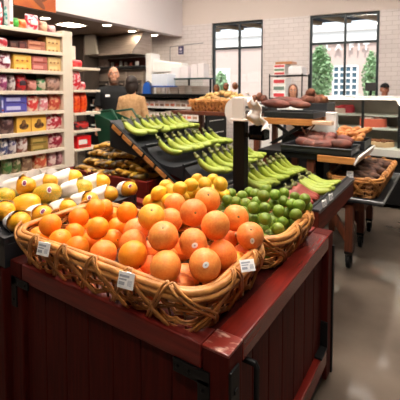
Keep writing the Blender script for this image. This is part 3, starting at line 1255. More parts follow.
def settle(items, lo, hi, zmin, iters=500):
    """items: dicts p (start), r, ray (unit view direction). Push overlapping fruits apart, mostly in depth, and keep them inside the basket."""
    n = len(items)
    P = np.array([it['p'] for it in items], float)
    Rr = np.array([it['r'] for it in items])
    D = np.array([tuple(Vector(it['p'] - CAM).normalized()) for it in items])
    O = P.copy()
    for k in range(iters):
        mv = np.zeros_like(P)
        for i in range(n):
            d = P - P[i]
            dist = np.linalg.norm(d, axis=1)
            for j in np.nonzero((dist < Rr + Rr[i] - 0.0015))[0]:
                if j <= i:
                    continue
                ov = Rr[i] + Rr[j] - 0.001 - dist[j]
                u = d[j] / max(dist[j], 1e-6)
                # split the push into depth and sideways parts; sideways is reluctant
                ui = D[i] * np.dot(u, D[i])
                side = u - ui
                pu = ui * 1.0 + side * 0.25
                mv[j] += pu * ov * 0.5
                mv[i] -= pu * ov * 0.5
        # stay near the ray
        P += mv * 0.7
        t = ((P - O) * D).sum(1)[:, None]
        side = (P - O) - D * t
        P -= side * 0.02
        for a in range(2):
            P[:, a] = np.clip(P[:, a], lo[a] + Rr, hi[a] - Rr)
        P[:, 2] = np.maximum(P[:, 2], zmin + Rr)
    return P


def fruit_pile(spec, kind_r, lo, hi, zmin):
    items = []
    for s in spec:
        r = kind_r[s[3]] * (s[4] if len(s) > 4 else 1)
        D = F * r / s[2]
        items.append(dict(p=atd(s[0], s[1], D), r=r))
    P = settle(items, lo, hi, zmin)
    return [(Vector(P[i]), items[i]['r']) for i in range(len(items))]


# (px, py, apparent radius, kind, [size factor])
G = [
    (207.5, 200, 13.2, 'grapefruit'), (193.5, 212.6, 14, 'grapefruit'), (163.5, 236.6, 16, 'grapefruit'), (151.5, 217, 13.6, 'grapeyel'),
    (132.6, 255.5, 17, 'orange', 1.12), (164.4, 267.5, 18, 'grapefruit'), (193.5, 243.5, 16, 'grapefruit'), (204.8, 265, 16.8, 'grapefruit'),
    (102.8, 254, 15.3, 'grapered', 0.95), (171, 220, 12.3, 'grapefruit'), (175.5, 204.5, 11, 'grapefruit'), (136, 231, 13.2, 'grapefruit'),
    (186, 287, 12.5, 'grapefruit'), (133, 243, 13.5, 'grapefruit'), (216, 227, 14.6, 'grapefruit'), (236, 218, 14, 'grapefruit'),
    (254, 236.5, 14.6, 'grapefruit'), (221.5, 254, 14, 'grapered'), (243, 256, 11.5, 'grapered'), (228, 240, 11.5, 'grapered'),
    (236, 266, 12, 'grapeyel'), (180, 288, 13, 'grapefruit'), (216, 276, 12.5, 'grapered'), (204, 287, 12, 'grapered'),
    (79, 217.7, 10.6, 'orange'), (97.8, 228, 11.6, 'orange'), (95, 209, 9.8, 'orange'), (104.5, 208.5, 9.6, 'orange'), (50.4, 225, 11.4, 'orange'), (38.5, 237, 10.6, 'orange'),
    (55, 241.8, 11.9, 'orange'), (74, 233.5, 11.3, 'orange'), (76.5, 248, 13, 'orange'), (127, 212.6, 10.8, 'orange'), (117, 227, 10, 'orange'), (112.5, 216, 9.4, 'orange'),
    (112.5, 240, 10.8, 'orange'), (90, 243, 11, 'orange'),
]
KR = {'orange': 0.042, 'grapefruit': 0.0485, 'grapered': 0.0485, 'grapeyel': 0.0485, 'lemon': 0.034, 'lime': 0.0275}
G = [g for g in G]
lo1 = (B1['x0'] - 0.03, B1['y0'] - 0.03)
hi1 = (B1['x1'] + 0.055, B1['y1'] + 0.075)
pos1 = fruit_pile(G, KR, lo1, hi1, 0.745)

L = [(143, 201, 8, 'lemon'), (158, 194.5, 8, 'lemon'), (171, 191, 7.4, 'lemon'), (180, 188.5, 7.6, 'lemon'), (190.7, 185, 7.3, 'lemon'), (205, 184, 7.2, 'lemon'),
     (220.5, 184, 7.4, 'lemon'), (169, 201, 7.8, 'lemon'), (190.5, 194, 7, 'lemon'), (224, 195, 7, 'lemon'), (200, 191, 7, 'lemon'), (212, 191, 7, 'lemon'), (166, 186, 6.8, 'lemon'),
     (155, 206, 8, 'lemon'), (182, 198, 7.5, 'lemon'), (197, 180, 6.7, 'lemon'), (213, 180, 6.7, 'lemon')]
LM = [(275, 195, 6), (263.6, 196, 6.5), (255.8, 194, 5.8), (242, 196, 5.8), (249.5, 192, 5.6), (253.5, 208, 6.6), (264.8, 208, 6.3), (245.6, 204, 6.2), (273.8, 204, 6),
      (283.2, 201, 5.8), (295, 197.3, 5.8), (303, 206, 6.4), (312, 207, 5.6), (292, 204.7, 6.3), (278.7, 211, 6.6), (287.5, 213, 6), (299.6, 215, 6.6), (292, 222.5, 6), (282.3, 222.5, 6.3),
      (287.9, 229.5, 6), (277.8, 229, 7), (265, 219, 6.9), (252.4, 218.6, 6.4), (273.5, 217.5, 5.9), (257, 202, 6), (268, 231, 6), (269.5, 240, 6.2), (227.5, 200, 5.7), (231, 193.5, 5.6),
      (236, 202, 6), (243, 212, 6.3), (266, 189.5, 5.6), (284, 193, 5.6), (305, 199, 5.7), (234, 208, 6)]
L2 = L + [q + ('lime',) for q in LM]
lo2 = (B2['x0'] - 0.05, B2['y0'] - 0.055)
hi2 = (B2['x1'] + 0.04, B2['y1'] + 0.03)
pos2 = fruit_pile(L2, KR, lo2, hi2, 0.745)

NAMES = {'orange': 'orange', 'grapefruit': 'grapefruit', 'grapered': 'grapefruit', 'grapeyel': 'grapefruit', 'lemon': 'lemon', 'lime': 'lime'}
rf = random.Random(11)


def rows_label(pts, per_row):
    """orders points into rows from the rim upwards, then along the row; returns (row, place) per point"""
    idx = sorted(range(len(pts)), key=lambda i: -proj(pts[i])[1])
    out = {}
    for r in range(0, len(idx), per_row):
        chunk = sorted(idx[r:r + per_row], key=lambda i: proj(pts[i])[0])
        for k, i in enumerate(chunk):
            out[i] = (r // per_row, k)
    return out


STICK = {1: None, 6: (0.25, -0.05), 7: (0.2, 0.1), 16: (0.35, -0.35)}     # fruits with a sticker, and where it sits in the view (right, up)
GLAB = {
    0: 'peach coloured grapefruit at the top back of the heap, against the limes', 1: 'pale grapefruit crowning the heap with its stem end showing',
    2: 'round smooth grapefruit high on the front face of the heap', 3: 'yellow toned grapefruit just below the lemons', 4: 'large orange fruit above the lower price tag',
    5: 'big grapefruit lying low by the rim next to the lower price tag', 6: 'grapefruit with a small sticker in the middle of the heap', 7: 'grapefruit with a small sticker low by the rim corner',
    8: 'deep orange fruit between the oranges and the grapefruit at the rim', 9: 'grapefruit half hidden below the pale crowning grapefruit', 10: 'peach grapefruit just in front of the lemons',
    11: 'grapefruit wedged behind the large orange fruit, beside the yellow toned one', 12: 'grapefruit peeping over the rim at the basket corner',
    13: 'grapefruit pressed close behind the large orange fruit above the price tag', 14: 'smooth grapefruit between the crowning grapefruit and the limes', 15: 'grapefruit touching the front of the limes, below the top one',
    16: 'grapefruit with a sticker at the basket side, by the limes', 17: 'reddish grapefruit by the rim near the corner price tag', 18: 'reddish grapefruit tucked below the stickered one at the side',
    19: 'dark red toned grapefruit deep in the gap of the heap', 20: 'yellow toned grapefruit peeping over the side rim by the corner price tag', 21: 'grapefruit sunk at the rim below the big low one', 22: 'reddish grapefruit low in the basket corner, below the sticker bearing one', 23: 'reddish grapefruit at the rim beneath the lowest sticker bearing one',
}
orank = rows_label([pos1[i][0] if G[i][3] == 'orange' else Vector((0, 0, 0)) for i in range(len(G))], 99)
oi = [i for i in range(len(G)) if i >= 24]
orow = rows_label([pos1[i][0] for i in oi], 5)
for i, (p, r) in enumerate(pos1):
    k = G[i][3]
    o = bpy.data.objects.new(NAMES[k] if i != 4 else 'orange', FM[k])
    COL.objects.link(o)
    o.location = p
    o.scale = (r, r, r * rf.uniform(0.97, 1.03))
    view = (CAM - p).normalized()
    rt = Vector((RX[0], RX[1], 0))
    upv = Vector((0, 0, 1))
    st = {1: (0.55, 0.15), 2: (-0.1, 0.75), 3: (0.1, 0.9), 5: (-0.9, -0.3), 30: (-0.35, 0.3), 0: (0.3, 0.75), 15: (0.8, 0.4), 16: (0.2, 0.8)}.get(i)
    if st:
        dvec = view + rt * st[0] * 1.2 + upv * st[1] * 1.2
    else:
        dvec = Vector((rf.uniform(-1, 1), rf.uniform(-0.2, 1), rf.uniform(-1, 1)))
    R = look_rot(dvec, rf.uniform(0, 6))
    o.rotation_euler = R.to_euler()
    if i < 24:
        tag(o, GLAB[i], 'orange' if k == 'orange' else 'grapefruit', 'citrus heaped in the front basket')
    else:
        a, b = orow[oi.index(i)]
        tag(o, 'bright orange, %s from the mango end, %s row up in the front basket' % (ORD[b], ORD[a]), 'orange', 'oranges heaped in the front basket')
    c = add_child('stem_button', STEM, o, loc=Vector((0, 0, 0.9)))
    if i in STICK and STICK[i]:
        sx, sy = STICK[i]
        dv = R.inverted() @ (view + rt * sx + upv * sy)
        s = add_child('sticker', STK, o, look_rot(dv))
        s['label'] = 'small white fruit sticker'
        add_child('printed_mark', STKM, s)

nl = len(L)
lrow = rows_label([pos2[i][0] for i in range(nl)], 6)
mrow = rows_label([pos2[i][0] for i in range(nl, len(pos2))], 7)
for i, (p, r) in enumerate(pos2):
    k = L2[i][3]
    o = bpy.data.objects.new(k, FM[k])
    COL.objects.link(o)
    o.location = p
    o.scale = (r * 0.94,) * 3
    o.rotation_euler = look_rot(Vector((rf.uniform(-1, 1), rf.uniform(-1, 1), rf.uniform(-0.5, 0.5))), 0).to_euler()
    if i < nl:
        a, b = lrow[i]
        tag(o, 'yellow lemon, %s from the mango end in the %s row up of the lemon heap' % (ORD[b], ORD[a]), 'lemon', 'lemons heaped behind the grapefruit')
    else:
        a, b = mrow[i - nl]
        tag(o, 'green lime, %s from the lemon side in the %s row up of the lime heap' % (ORD[b], ORD[a]), 'lime', 'limes heaped in the rear basket')
    add_child('stem_button', STEM, o, loc=Vector((0, 0, 1.15 if k == 'lemon' else 1.05)), scale=0.8)


# fruits underneath that the gaps between the upper ones let through
def under(pos, lo, hi, r, kinds, z, fn):
    n = 0
    y = lo[1] + r
    while y <= hi[1] - r:
        x = lo[0] + r
        while x <= hi[0] - r:
            p = Vector((x, y, z))
            if all((p - q).length > (r + qr) * 0.96 for q, qr in pos):
                fn(p, r)
                n += 1
            x += r * 2.05
        y += r * 2.05
    return n


def low_fruit(me, name, label, group, r):
    def fn(p, rr):
        o = bpy.data.objects.new(name, me)
        COL.objects.link(o)
        o.location = p
        o.scale = (rr * 0.98,) * 3
        o.rotation_euler = (rf.uniform(0, 6), rf.uniform(0, 6), 0)
        tag(o, label, name, group)
    return fn


gx = -1.0
under(pos1, (B1['x0'], B1['y0'] - 0.01), (gx, B1['y1'] + 0.01), 0.042, None, 0.79, low_fruit(FM['orange'], 'orange', 'orange in the bottom layer showing through gaps between upper oranges', 'oranges in the bottom layer', 0.042))
under(pos1, (gx, B1['y0'] - 0.01), (B1['x1'], B1['y1'] + 0.01), 0.046, None, 0.795, low_fruit(FM['grapered'], 'grapefruit', 'reddish grapefruit in the bottom layer showing through gaps of the heap', 'grapefruit in the bottom layer', 0.046))
under(pos2, (B2['x0'], B2['y0']), (-0.98, B2['y1']), 0.034, None, 0.782, low_fruit(FM['lemon'], 'lemon', 'lemon in the bottom layer below the upper lemons', 'lemons in the bottom layer', 0.034))
for zz in (0.772, 0.826):
    under(pos2, (-0.96, B2['y0']), (B2['x1'], B2['y1']), 0.0275, None, zz, low_fruit(FM['lime'], 'lime', 'lime in the lower layers showing through gaps between upper limes', 'limes in the lower layers', 0.0275))

# ---------------------------------------------------------------- mangoes in paper sleeves
# px, py, row x, axis angle (0 = pointing at the citrus, turns towards +y), size, sleeve, sticker, green
MG = [
    (18.7, 227.5, -1.535, -0.25, 1.0, 1, 0, 0, 'mango at the front end of the lowest row, beside the wicker basket'),
    (41, 215, -1.535, -0.1, 1.0, 1, 1, 0, 'mango with a purple sticker facing the oranges, second in the lowest row'),
    (65.5, 210, -1.535, 0.1, 0.95, 1, 0, 0, 'mango third in the lowest row, above the first oranges'),
    (87.5, 201, -1.54, 0.1, 1.0, 1, 1, 0, 'mango with a purple sticker, fourth in the lowest row'),
    (107, 197.5, -1.54, 0.5, 1.0, 1, 0, 0, 'mango fifth in the lowest row, above the orange pile'),
    (128.5, 192.5, -1.53, -0.35, 1.0, 1, 1, 0, 'mango in a white sleeve at the far end of the row, next to the lemons'),
    (4, 211, -1.66, -0.1, 1.0, 1, 0, 0, 'mango in a sleeve at the picture edge, second row'),
    (25, 204.5, -1.66, 0.75, 1.1, 0, 0, 0, 'bare mango lying lengthwise in the second row'),
    (47, 193.5, -1.66, 0.6, 1.15, 0, 1, 1, 'large bare mango with a purple sticker and a greenish tip'),
    (80, 188.5, -1.66, 0.5, 1.12, 1, 0, 1, 'olive tinged mango in a wide paper sleeve'),
    (99, 182.5, -1.66, 0.4, 1.05, 1, 0, 0, 'mango at the far end of the second row by the plantain bin'),
    (2.5, 197, -1.78, 0.3, 1.0, 0, 0, 1, 'greenish mango at the picture edge in the third row'),
    (22.5, 186.5, -1.79, 0.35, 1.1, 1, 1, 0, 'mango with a purple sticker in the big folded paper sleeve'),
    (46, 182.5, -1.79, 0.6, 1.0, 1, 0, 0, 'mango behind the large greenish tipped one'),
    (70, 178, -1.79, 0.7, 1.1, 1, 0, 0, 'mango at the back, sleeved, near the store shelves'),
]
mb = MB()


def sleeve(u, v):
    a = 2 * PI * u
    wob = 1 + 0.035 * math.sin(5 * a + v * 3) + 0.02 * math.sin(9 * a)
    rad = (0.72 + 0.34 * v ** 0.7) * (1 + 0.06 * (1 - v) * math.sin(4 * a + 2)) * (wob if v > 0.3 else 1) * (1 + 0.14 * max(0, (v - 0.75) / 0.25) * (0.4 + 0.6 * math.sin(3 * a + 1)))
    z = -1.75 + 1.9 * v + 0.14 * math.sin(3 * a + 1) * v
    return Vector((rad * math.cos(a), rad * math.sin(a) * 0.98, z))


mb.grid(sleeve, 36, 10)
bmesh.ops.remove_doubles(mb.bm, verts=mb.bm.verts, dist=0.001)
SLEEVE = mesh_of(mb, 'paper_sleeve', M['paper'])
mpos = []
for (px, py, X, an, sz, slv, stk, gr, lab) in MG:
    p = atx(px, py, X)
    r = 0.047 * sz
    p.z = max(p.z, tray_z(p.x) + r)
    mpos.append((p, r))
mpos_np = None
for it in range(120):
    for i in range(len(mpos)):
        for j in range(i + 1, len(mpos)):
            d = mpos[j][0] - mpos[i][0]
            need_ = (mpos[i][1] + mpos[j][1]) * 1.12
            if d.length < need_:
                u = d.normalized() * (need_ - d.length) * 0.4
                u.x *= 0.6
                mpos[j] = (mpos[j][0] + u, mpos[j][1])
                mpos[i] = (mpos[i][0] - u, mpos[i][1])
for i, (px, py, X, an, sz, slv, stk, gr, lab) in enumerate(MG):
    p, r = mpos[i]
    axis = Vector((math.cos(an), math.sin(an) * -1 if False else math.sin(an), 0.12))
    axis = Vector((math.cos(an), math.sin(an) + (0.05 if an > 0.35 else 0.12), 0.16)).normalized()
    R = look_rot(axis, rf.uniform(-0.5, 0.5))
    o = bpy.data.objects.new('mango', FM['mangogreen' if gr else 'mango'])
    COL.objects.link(o)
    o.location = p
    o.scale = (r, r, r)
    o.rotation_euler = R.to_euler()
    tag(o, lab, 'mango', 'mangoes in white paper sleeves')
    if slv:
        s = add_child('paper_sleeve', SLEEVE, o, Matrix.Rotation(rf.uniform(0, 6), 3, 'Z'), scale=rf.uniform(1.0, 1.1))
        s['label'] = 'crumpled white paper sleeve'
    if stk:
        view = (CAM - p).normalized()
        dv = R.inverted() @ (view * 1.2 + Vector((0.3, 0.1, 0.5)))
        # sit on the stretched skin
        s = add_child('sticker', STKP, o, look_rot(dv))
        d_ = dv.normalized()
        s.location = d_ * (0.02 + 0.3 * abs(d_.z) ** 2) + Vector((0.1 * (1 - d_.z ** 2) - 0.05, 0, 0))
        s['label'] = 'white and purple fruit sticker'
        add_child('printed_mark', STKPM, s)
# folded spare sleeves behind the back row
for i, (px, py, lab) in enumerate(((10, 186, 'empty crumpled paper sleeve at the picture edge behind the mangoes'), (34, 178, 'empty folded paper sleeve standing up behind the mangoes'), (50, 176.5, 'empty paper sleeve behind the mango row nearest the plantains'))):
    X = -1.93
    p = atx(px, py, X)
    p.z = max(p.z, tray_z(X) + 0.062)
    o = bpy.data.objects.new('paper_sleeve', SLEEVE)
    COL.objects.link(o)
    o.location = p
    o.scale = (0.055, 0.05, 0.06)
    o.rotation_euler = look_rot(Vector((0.35, -0.3 + 0.25 * i, 0.9)), i).to_euler()
    tag(o, lab, 'paper sleeve', 'empty paper sleeves')


# ---------------------------------------------------------------- curved fruits
def curved(length, rad, bend, name, m, tip=0.35, n=14, seg=10, ridge=0.06):
    """banana: lies in the local XZ plane, stem end at the origin, arc turning upwards"""
    mb = MB()
    rings = []
    R_ = length / bend
    for i in range(n + 1):
        f = i / n
        a = bend * f
        c = Vector((R_ * math.sin(a), 0, R_ * (1 - math.cos(a))))
        t = Vector((math.cos(a), 0, math.sin(a)))
        nm = Vector((-math.sin(a), 0, math.cos(a)))
        e = min(1, 0.30 + f / 0.2 * 0.7) if f < 0.2 else (1 if f < 0.82 else max(tip, 1 - ((f - 0.82) / 0.18) ** 1.6 * (1 - tip)))
        if f < 0.02:
            e = 0.34
        ring = []
        for k in range(seg):
            ph = 2 * PI * k / seg
            rr = rad * e * (1 + ridge * math.cos(5 * ph))
            ring.append(c + nm * math.cos(ph) * rr + Vector((0, 1, 0)) * math.sin(ph) * rr)
        rings.append(ring)
    mb.ring_faces(rings)
    return mesh_of(mb, name, m)


BAN = curved(0.22, 0.021, 1.55, 'banana', M['banana'])
RBAN = curved(0.16, 0.021, 0.8, 'red_banana', M['redbanana'])
PLA = [curved(0.14, 0.0195, 0.8, 'plantain', M['plantain']), curved(0.135, 0.019, 0.7, 'plantain_dark', M['plantaindk'])]
mb = MB()
mb.ell((0, 0, 0), (0.018, 0.05, 0.015), 10, 6)
mb.tube([(0, 0, 0), (-0.012, 0, 0.012), (-0.018, 0, 0.028)], [0.013, 0.01, 0.008], 8)
CROWN = mesh_of(mb, 'crown', M['bananatip'])


def bunch(label, loc, n, rz=0.0, tilt=0.0, me=BAN, name='banana_bunch', cat='bananas', group='green banana bunches on the tiers', sp=0.024, seed=0):
    rnd = random.Random(seed)
    t = thing(name, label, cat, loc, group)
    t.rotation_euler = (0, 0, rz)
    add_child('crown', CROWN, t)
    for k in range(n):
        u = k - (n - 1) / 2
        o = add_child('banana', me, t)
        o.location = (0.004, u * 0.03, -0.004)
        o.rotation_euler = (u * 0.08, tilt + rnd.uniform(-0.06, 0.06), u * (0.07 + 0.03 * rnd.random()))
        s = rnd.uniform(0.93, 1.05)
        o.scale = (s, s, s)
    return t


TN = ['top', 'second', 'third', 'fourth', 'lowest']
bn = 0
for ti, (x, z) in enumerate(V[:4]):
    y = RY0 + [0.06, 0.06, 0.06, 0.05][ti]
    k = 0
    while y < RY1 - 0.09:
        crown = Vector((x - 0.085 + rf.uniform(-0.008, 0.008), y, z + 0.15 + rf.uniform(-0.006, 0.012)))
        bunch('green banana bunch on the %s tier, %s bunch from the sloping rail end' % (TN[ti], ORD[min(k, 15)]), crown, 3, rz=0.72 + rf.uniform(-0.14, 0.14), tilt=1.2 + rf.uniform(-0.05, 0.08), seed=bn)
        bn += 1
        k += 1
        y += 0.088
x, z = V[4]
p = Vector((x - 0.07, RY0 + 0.13, z + 0.125))
bunch('red banana bunch lying beside the limes', p, 5, rz=-0.2, tilt=0.85, me=RBAN, name='red_banana_bunch', cat='red bananas', group='red banana bunches', seed=50)
bunch('red banana bunch, the second one along the lowest tier', p + Vector((0.0, 0.125, 0.0)), 4, rz=0.1, tilt=0.85, me=RBAN, name='red_banana_bunch', cat='red bananas', group='red banana bunches', seed=51)
bunch('green banana bunch on the lowest tier just past the red bananas', p + Vector((-0.005, 0.27, 0.012)), 4, rz=0.0, tilt=0.9, seed=52)
bunch('green banana bunch at the far end of the lowest tier', p + Vector((-0.005, 0.42, 0.012)), 3, rz=0.1, tilt=0.9, seed=53)

# plantains: layered heap rising towards the back
rp = random.Random(5)


def heap_z(x, y):
    top = max(0.85, min(0.98, 1.07 - 0.65 * (x + 2.15))) - 0.10 * max(0, -2.4 - x) / 0.2
    return 0.79 + (top - 0.79) * min(1, max(0, (y - PTY0 - 0.05) / 0.2)) + 0.015 * math.sin(x * 9)


pl = []
for layer in range(2):
    y = PTY0 + 0.065 + 0.025 * layer
    row = 0
    while y < PTY0 + 0.86:
        x = PTX1 - 0.1 - ((row + layer) % 2) * 0.033
        c = 0
        while x > PTX0 + 0.12:
            z = heap_z(x, y) - layer * 0.036
            if layer == 0 or y < PTY0 + 0.3:
                pl.append((x, y, max(z, 0.69), row, c, layer))
            x -= 0.066
            c += 1
        y += 0.062
        row += 1
for (x, y, z, row, c, layer) in pl:
    an = rp.uniform(0.5, 1.35) + PI * (rp.random() < 0.5)
    o = bpy.data.objects.new('plantain', PLA[0 if rp.random() < 0.7 else 1])
    COL.objects.link(o)
    ca, sa = math.cos(an), math.sin(an)
    R = Matrix.Rotation(an, 3, 'Z') @ Matrix.Rotation(rp.uniform(-0.16, 0.16), 3, 'Y') @ Matrix.Rotation(rp.uniform(-2.2, -0.9), 3, 'X')
    o.rotation_euler = R.to_euler()
    o.location = Vector((x, y, z)) - R @ Vector((0.068, 0, 0.012))
    tag(o, 'spotted plantain, %s from the banana rack, %s row back%s' % (ORD[c], ORD[row], '' if not layer else ', lower layer'), 'plantain', 'ripe plantains heaped in the bin')
# ================================================================ STORE SHELVES (left)
GX = -3.6
TZ = [2.05, 1.845, 1.635, 1.42, 1.205, 0.995, 0.785, 0.585]      # shelf heights, top first
GY0, GY1 = 1.3, 2.66
t = thing('shelving_unit', 'cream metal store shelving unit stocked with packaged snacks', 'shelving', (GX - 0.3, 2.0, 0))
for z in TZ + [0.16]:
    mb = MB()
    mb.box((GX - 0.5, GY0, z - 0.02), (GX, GY1, z), 0.003)
    mb.box((GX - 0.008, GY0, z - 0.034), (GX + 0.006, GY1, z + 0.004), 0.003)
    obj('shelf', mb, M['cream'], t)
mb = MB()
mb.box((GX - 0.54, GY0, 0), (GX - 0.5, GY1, 2.05))
o = obj('back_panel', mb, colmat('shelf_back_dark', (70, 50, 42)), t)
mb = MB()
mb.box((GX - 0.54, GY1, 0), (GX + 0.008, GY1 + 0.13, 2.09), 0.006)
obj('end_panel', mb, M['cream'], t)
mb = MB()
mb.box((GX - 0.5, GY0, 0), (GX - 0.02, GY1, 0.14))
obj('kick_plate', mb, M['cream'], t)

PK = {}


def pmat(c, c2=None, rough=0.4, scale=26):
    k = (c, c2, rough)
    if k not in PK:
        PK[k] = mat('package_%d' % len(PK), c, rough, c2=c2, scale=scale, lo=0.44, hi=0.56, detail=2)
    return PK[k]


def bag_mb(a, b, seed):
    """pillow bag between two corners: crimped top and bottom, puffed in the middle"""
    rnd = random.Random(seed)
    a, b = Vector(a), Vector(b)
    c = (a + b) / 2
    d = b - a
    ph = rnd.uniform(0, 6)
    mb = MB()
    nv, nu = 10, 20
    rings = []
    for i in range(nv + 1):
        v = i / nv
        th = 0.12 + 0.88 * math.sin(PI * min(max(v, 0.02), 0.98)) ** 0.55
        if v > 0.93:
            th = 0.1
        w = 1 - 0.06 * math.sin(PI * v)
        ring = []
        for k in range(nu):
            an = 2 * PI * k / nu
            ca, sa = math.cos(an), math.sin(an)
            sx = abs(ca) ** 0.6 * (1 if ca > 0 else -1)
            sy = abs(sa) ** 0.8 * (1 if sa > 0 else -1)
            wr = 1 + 0.05 * math.sin(7 * an + v * 9 + ph)
            ring.append(Vector((c.x + sy * d.x / 2 * th * wr, c.y + sx * d.y / 2 * w, a.z + d.z * v + 0.004 * math.sin(3 * an + ph))))
        rings.append(ring)
    mb.ring_faces(rings)
    return mb


def pack(kind, tier, x0, x1, ytop, c, c2, label, cat=None, xf=None, dep=0.16, band=None, z=None, name=None, X=None, split=1):
    """a package standing on a shelf: px range along the shelf, top pixel"""
    X = X if X is not None else GX - 0.03
    z = TZ[tier] if z is None else z
    q0, q1 = atx(x0, 60, X), atx(x1, 60, X)
    zt = atx((x0 + x1) / 2, ytop, X).z
    zt = max(zt, z + 0.03)
    if tier is not None and tier > 0 and X < GX + 0.1:
        zt = min(zt, TZ[tier - 1] - 0.036)
    nm = name or {'box': 'snack_box', 'bag': 'snack_bag', 'jar': 'bottle'}[kind]
    cat = cat or {'box': 'box', 'bag': 'bag', 'jar': 'bottle'}[kind]
    H = (zt - z)
    out = []
    ya, yb = q0.y + 0.002, q1.y - 0.002
    loc = (X - dep / 2, (ya + yb) / 2, z)
    if kind == 'bag':
        dep = min(dep, 0.11)
        loc = (X - dep / 2, (ya + yb) / 2, z)
        t = obj(nm, bag_mb((X - dep, ya, z + 0.001), (X, yb, zt), int(x0 * 31 + ytop * 7)), pmat(c, c2), None, 'all', loc=loc)
        tag(t, label, cat, 'packages on the store shelves')
        if band:
            mb = MB()
            zz = z + H * 0.34
            mb.box((X - 0.012, ya + (yb - ya) * 0.2, zz), (X + 0.004, yb - (yb - ya) * 0.2, zz + H * 0.3), 0.01)
            obj('printed_panel', mb, pmat(band), t)
        return t
    for k in range(split):
        za, zb = z + H * k / split, z + H * (k + 1) / split - 0.002
        lab = label if split == 1 else label.replace('#', ['lower', 'upper'][k])
        mb = MB()
        mb.box((X - dep, ya, za), (X, yb, zb), 0.003)
        t = obj(nm, mb, pmat(c, None), None, loc=(loc[0], loc[1], za))
        tag(t, lab, cat, 'packages on the store shelves')
        mb = MB()
        h = zb - za
        if band == 'pot':          # dark dish picture on the front
            mb.ell((X + 0.0, (ya + yb) / 2, za + h * 0.36), (0.004, (yb - ya) * 0.34, h * 0.2), 18, 8)
            mb.ell((X + 0.0, (ya + yb) / 2, za + h * 0.55), (0.003, (yb - ya) * 0.16, h * 0.2), 14, 8)
            obj('printed_picture', mb, pmat((70, 44, 30), (130, 90, 50)), t)
        else:
            mb.box((X - 0.001, ya + (yb - ya) * 0.08, za + h * 0.3), (X + 0.0015, yb - (yb - ya) * 0.3, za + h * 0.72))
            obj('printed_label', mb, pmat(c2 or (240, 230, 220)), t)
            mb = MB()
            if c not in ((240, 190, 84), (226, 190, 128), (224, 184, 120)):
                mb.box((X - 0.001, ya + (yb - ya) * 0.1, za + h * 0.1), (X + 0.0015, yb - (yb - ya) * 0.1, za + h * 0.2))
            for q in range(0 if c not in ((240, 190, 84), (226, 190, 128), (224, 184, 120)) else 3):
                yy = ya + (yb - ya) * (0.2 + 0.28 * q)
                mb.ell((X + 0.001, yy, za + h * 0.2), (0.0015, (yb - ya) * 0.07, h * 0.12), 10, 6)
            obj('printed_pattern', mb, pmat(band or (150, 60, 40)), t)
        out.append(t)
    return out


# top of the unit
pack('bag', 0, 0, 5.5, 1, (206, 40, 56), (240, 220, 220), 'tall red and white bag at the picture edge on top of the shelving')
mb = MB()
q = atx(8, 25, GX - 0.1)
zt = atx(8, 3, GX - 0.1).z
t = thing('bottle', 'tall teal and white bottle on top of the shelving', 'bottle', (q.x, q.y, TZ[0]))
mb.lathe([(0.001, 0), (0.036, 0), (0.038, 0.01), (0.038, (zt - TZ[0]) * 0.6), (0.03, (zt - TZ[0]) * 0.8), (0.016, (zt - TZ[0]) * 0.9), (0.016, zt - TZ[0])], 20)
obj('body', mb, pmat((210, 236, 232), (60, 160, 150)), t, True, local=True)
mb = MB()
mb.lathe([(0.001, zt - TZ[0]), (0.019, zt - TZ[0]), (0.019, zt - TZ[0] + 0.03), (0.001, zt - TZ[0] + 0.032)], 16)
obj('cap', mb, M['white'], t, local=True)
pack('box', 0, 10.5, 14.5, -3, (236, 232, 230), (200, 210, 214), 'tall white box beside the teal bottle on top of the shelving', dep=0.1)
pack('bag', 0, 11, 20, 17.5, (70, 170, 60), (40, 130, 40), 'green snack bag on top of the shelving', xf=0, X=GX + 0.0) if False else pack('bag', 0, 15, 21.5, 17.5, (70, 176, 60), (40, 130, 40), 'green snack bag on top of the shelving')
pack('bag', 0, 21.5, 29, 19, (232, 110, 60), (240, 170, 110), 'orange snack bag on top of the shelving')
pack('bag', 0, 29, 41.5, 14.5, (206, 36, 66), (240, 214, 220), 'large red and white snack bag on top of the shelving', band=(240, 226, 226))
pack('bag', 0, 42, 50, 21, (214, 180, 150), (180, 120, 100), 'beige snack bag on top of the shelving')
pack('bag', 0, 50.5, 58, 25, (226, 190, 186), (190, 120, 130), 'small pinkish snack bag at the end of the shelving top')
# tier 2
pack('bag', 1, 0, 10, 37.5, (190, 40, 60), (236, 210, 210), 'red and white bag on the second shelf at the picture edge')
pack('box', 1, 10.5, 19, 41, (70, 46, 44), (110, 80, 70), 'dark brown box on the second shelf beside the red bag', dep=0.2)
pack('box', 1, 19.5, 27.5, 41.5, (84, 50, 48), (120, 70, 66), 'dark plum box on the second shelf, second of the two dark ones', dep=0.2)
pack('box', 1, 28, 46, 41, (176, 112, 90), (210, 150, 120), '# brown carton of the stacked pair on the second shelf', split=2)
pack('box', 1, 46.5, 60.5, 37, (224, 184, 120), (236, 206, 150), '# tan carton of the stacked pair at the post end of the second shelf', split=2, band=(150, 90, 50))
# tier 3
pack('bag', 2, 0, 13, 52.5, (140, 36, 70), (240, 220, 230), 'purple and white bag on the third shelf', band=(236, 226, 236))
pack('box', 2, 13.5, 31.5, 54.5, (240, 190, 84), (246, 210, 120), '# yellow carton of the stacked pair on the third shelf', split=2, band=(190, 90, 40))
pack('box', 2, 32, 47.5, 56, (186, 104, 96), (220, 150, 140), '# mauve carton of the stacked pair on the third shelf', split=2)
pack('box', 2, 48, 61, 57, (226, 190, 128), (238, 210, 150), '# tan carton of the stacked pair at the post end of the third shelf', split=2, band=(170, 110, 60))
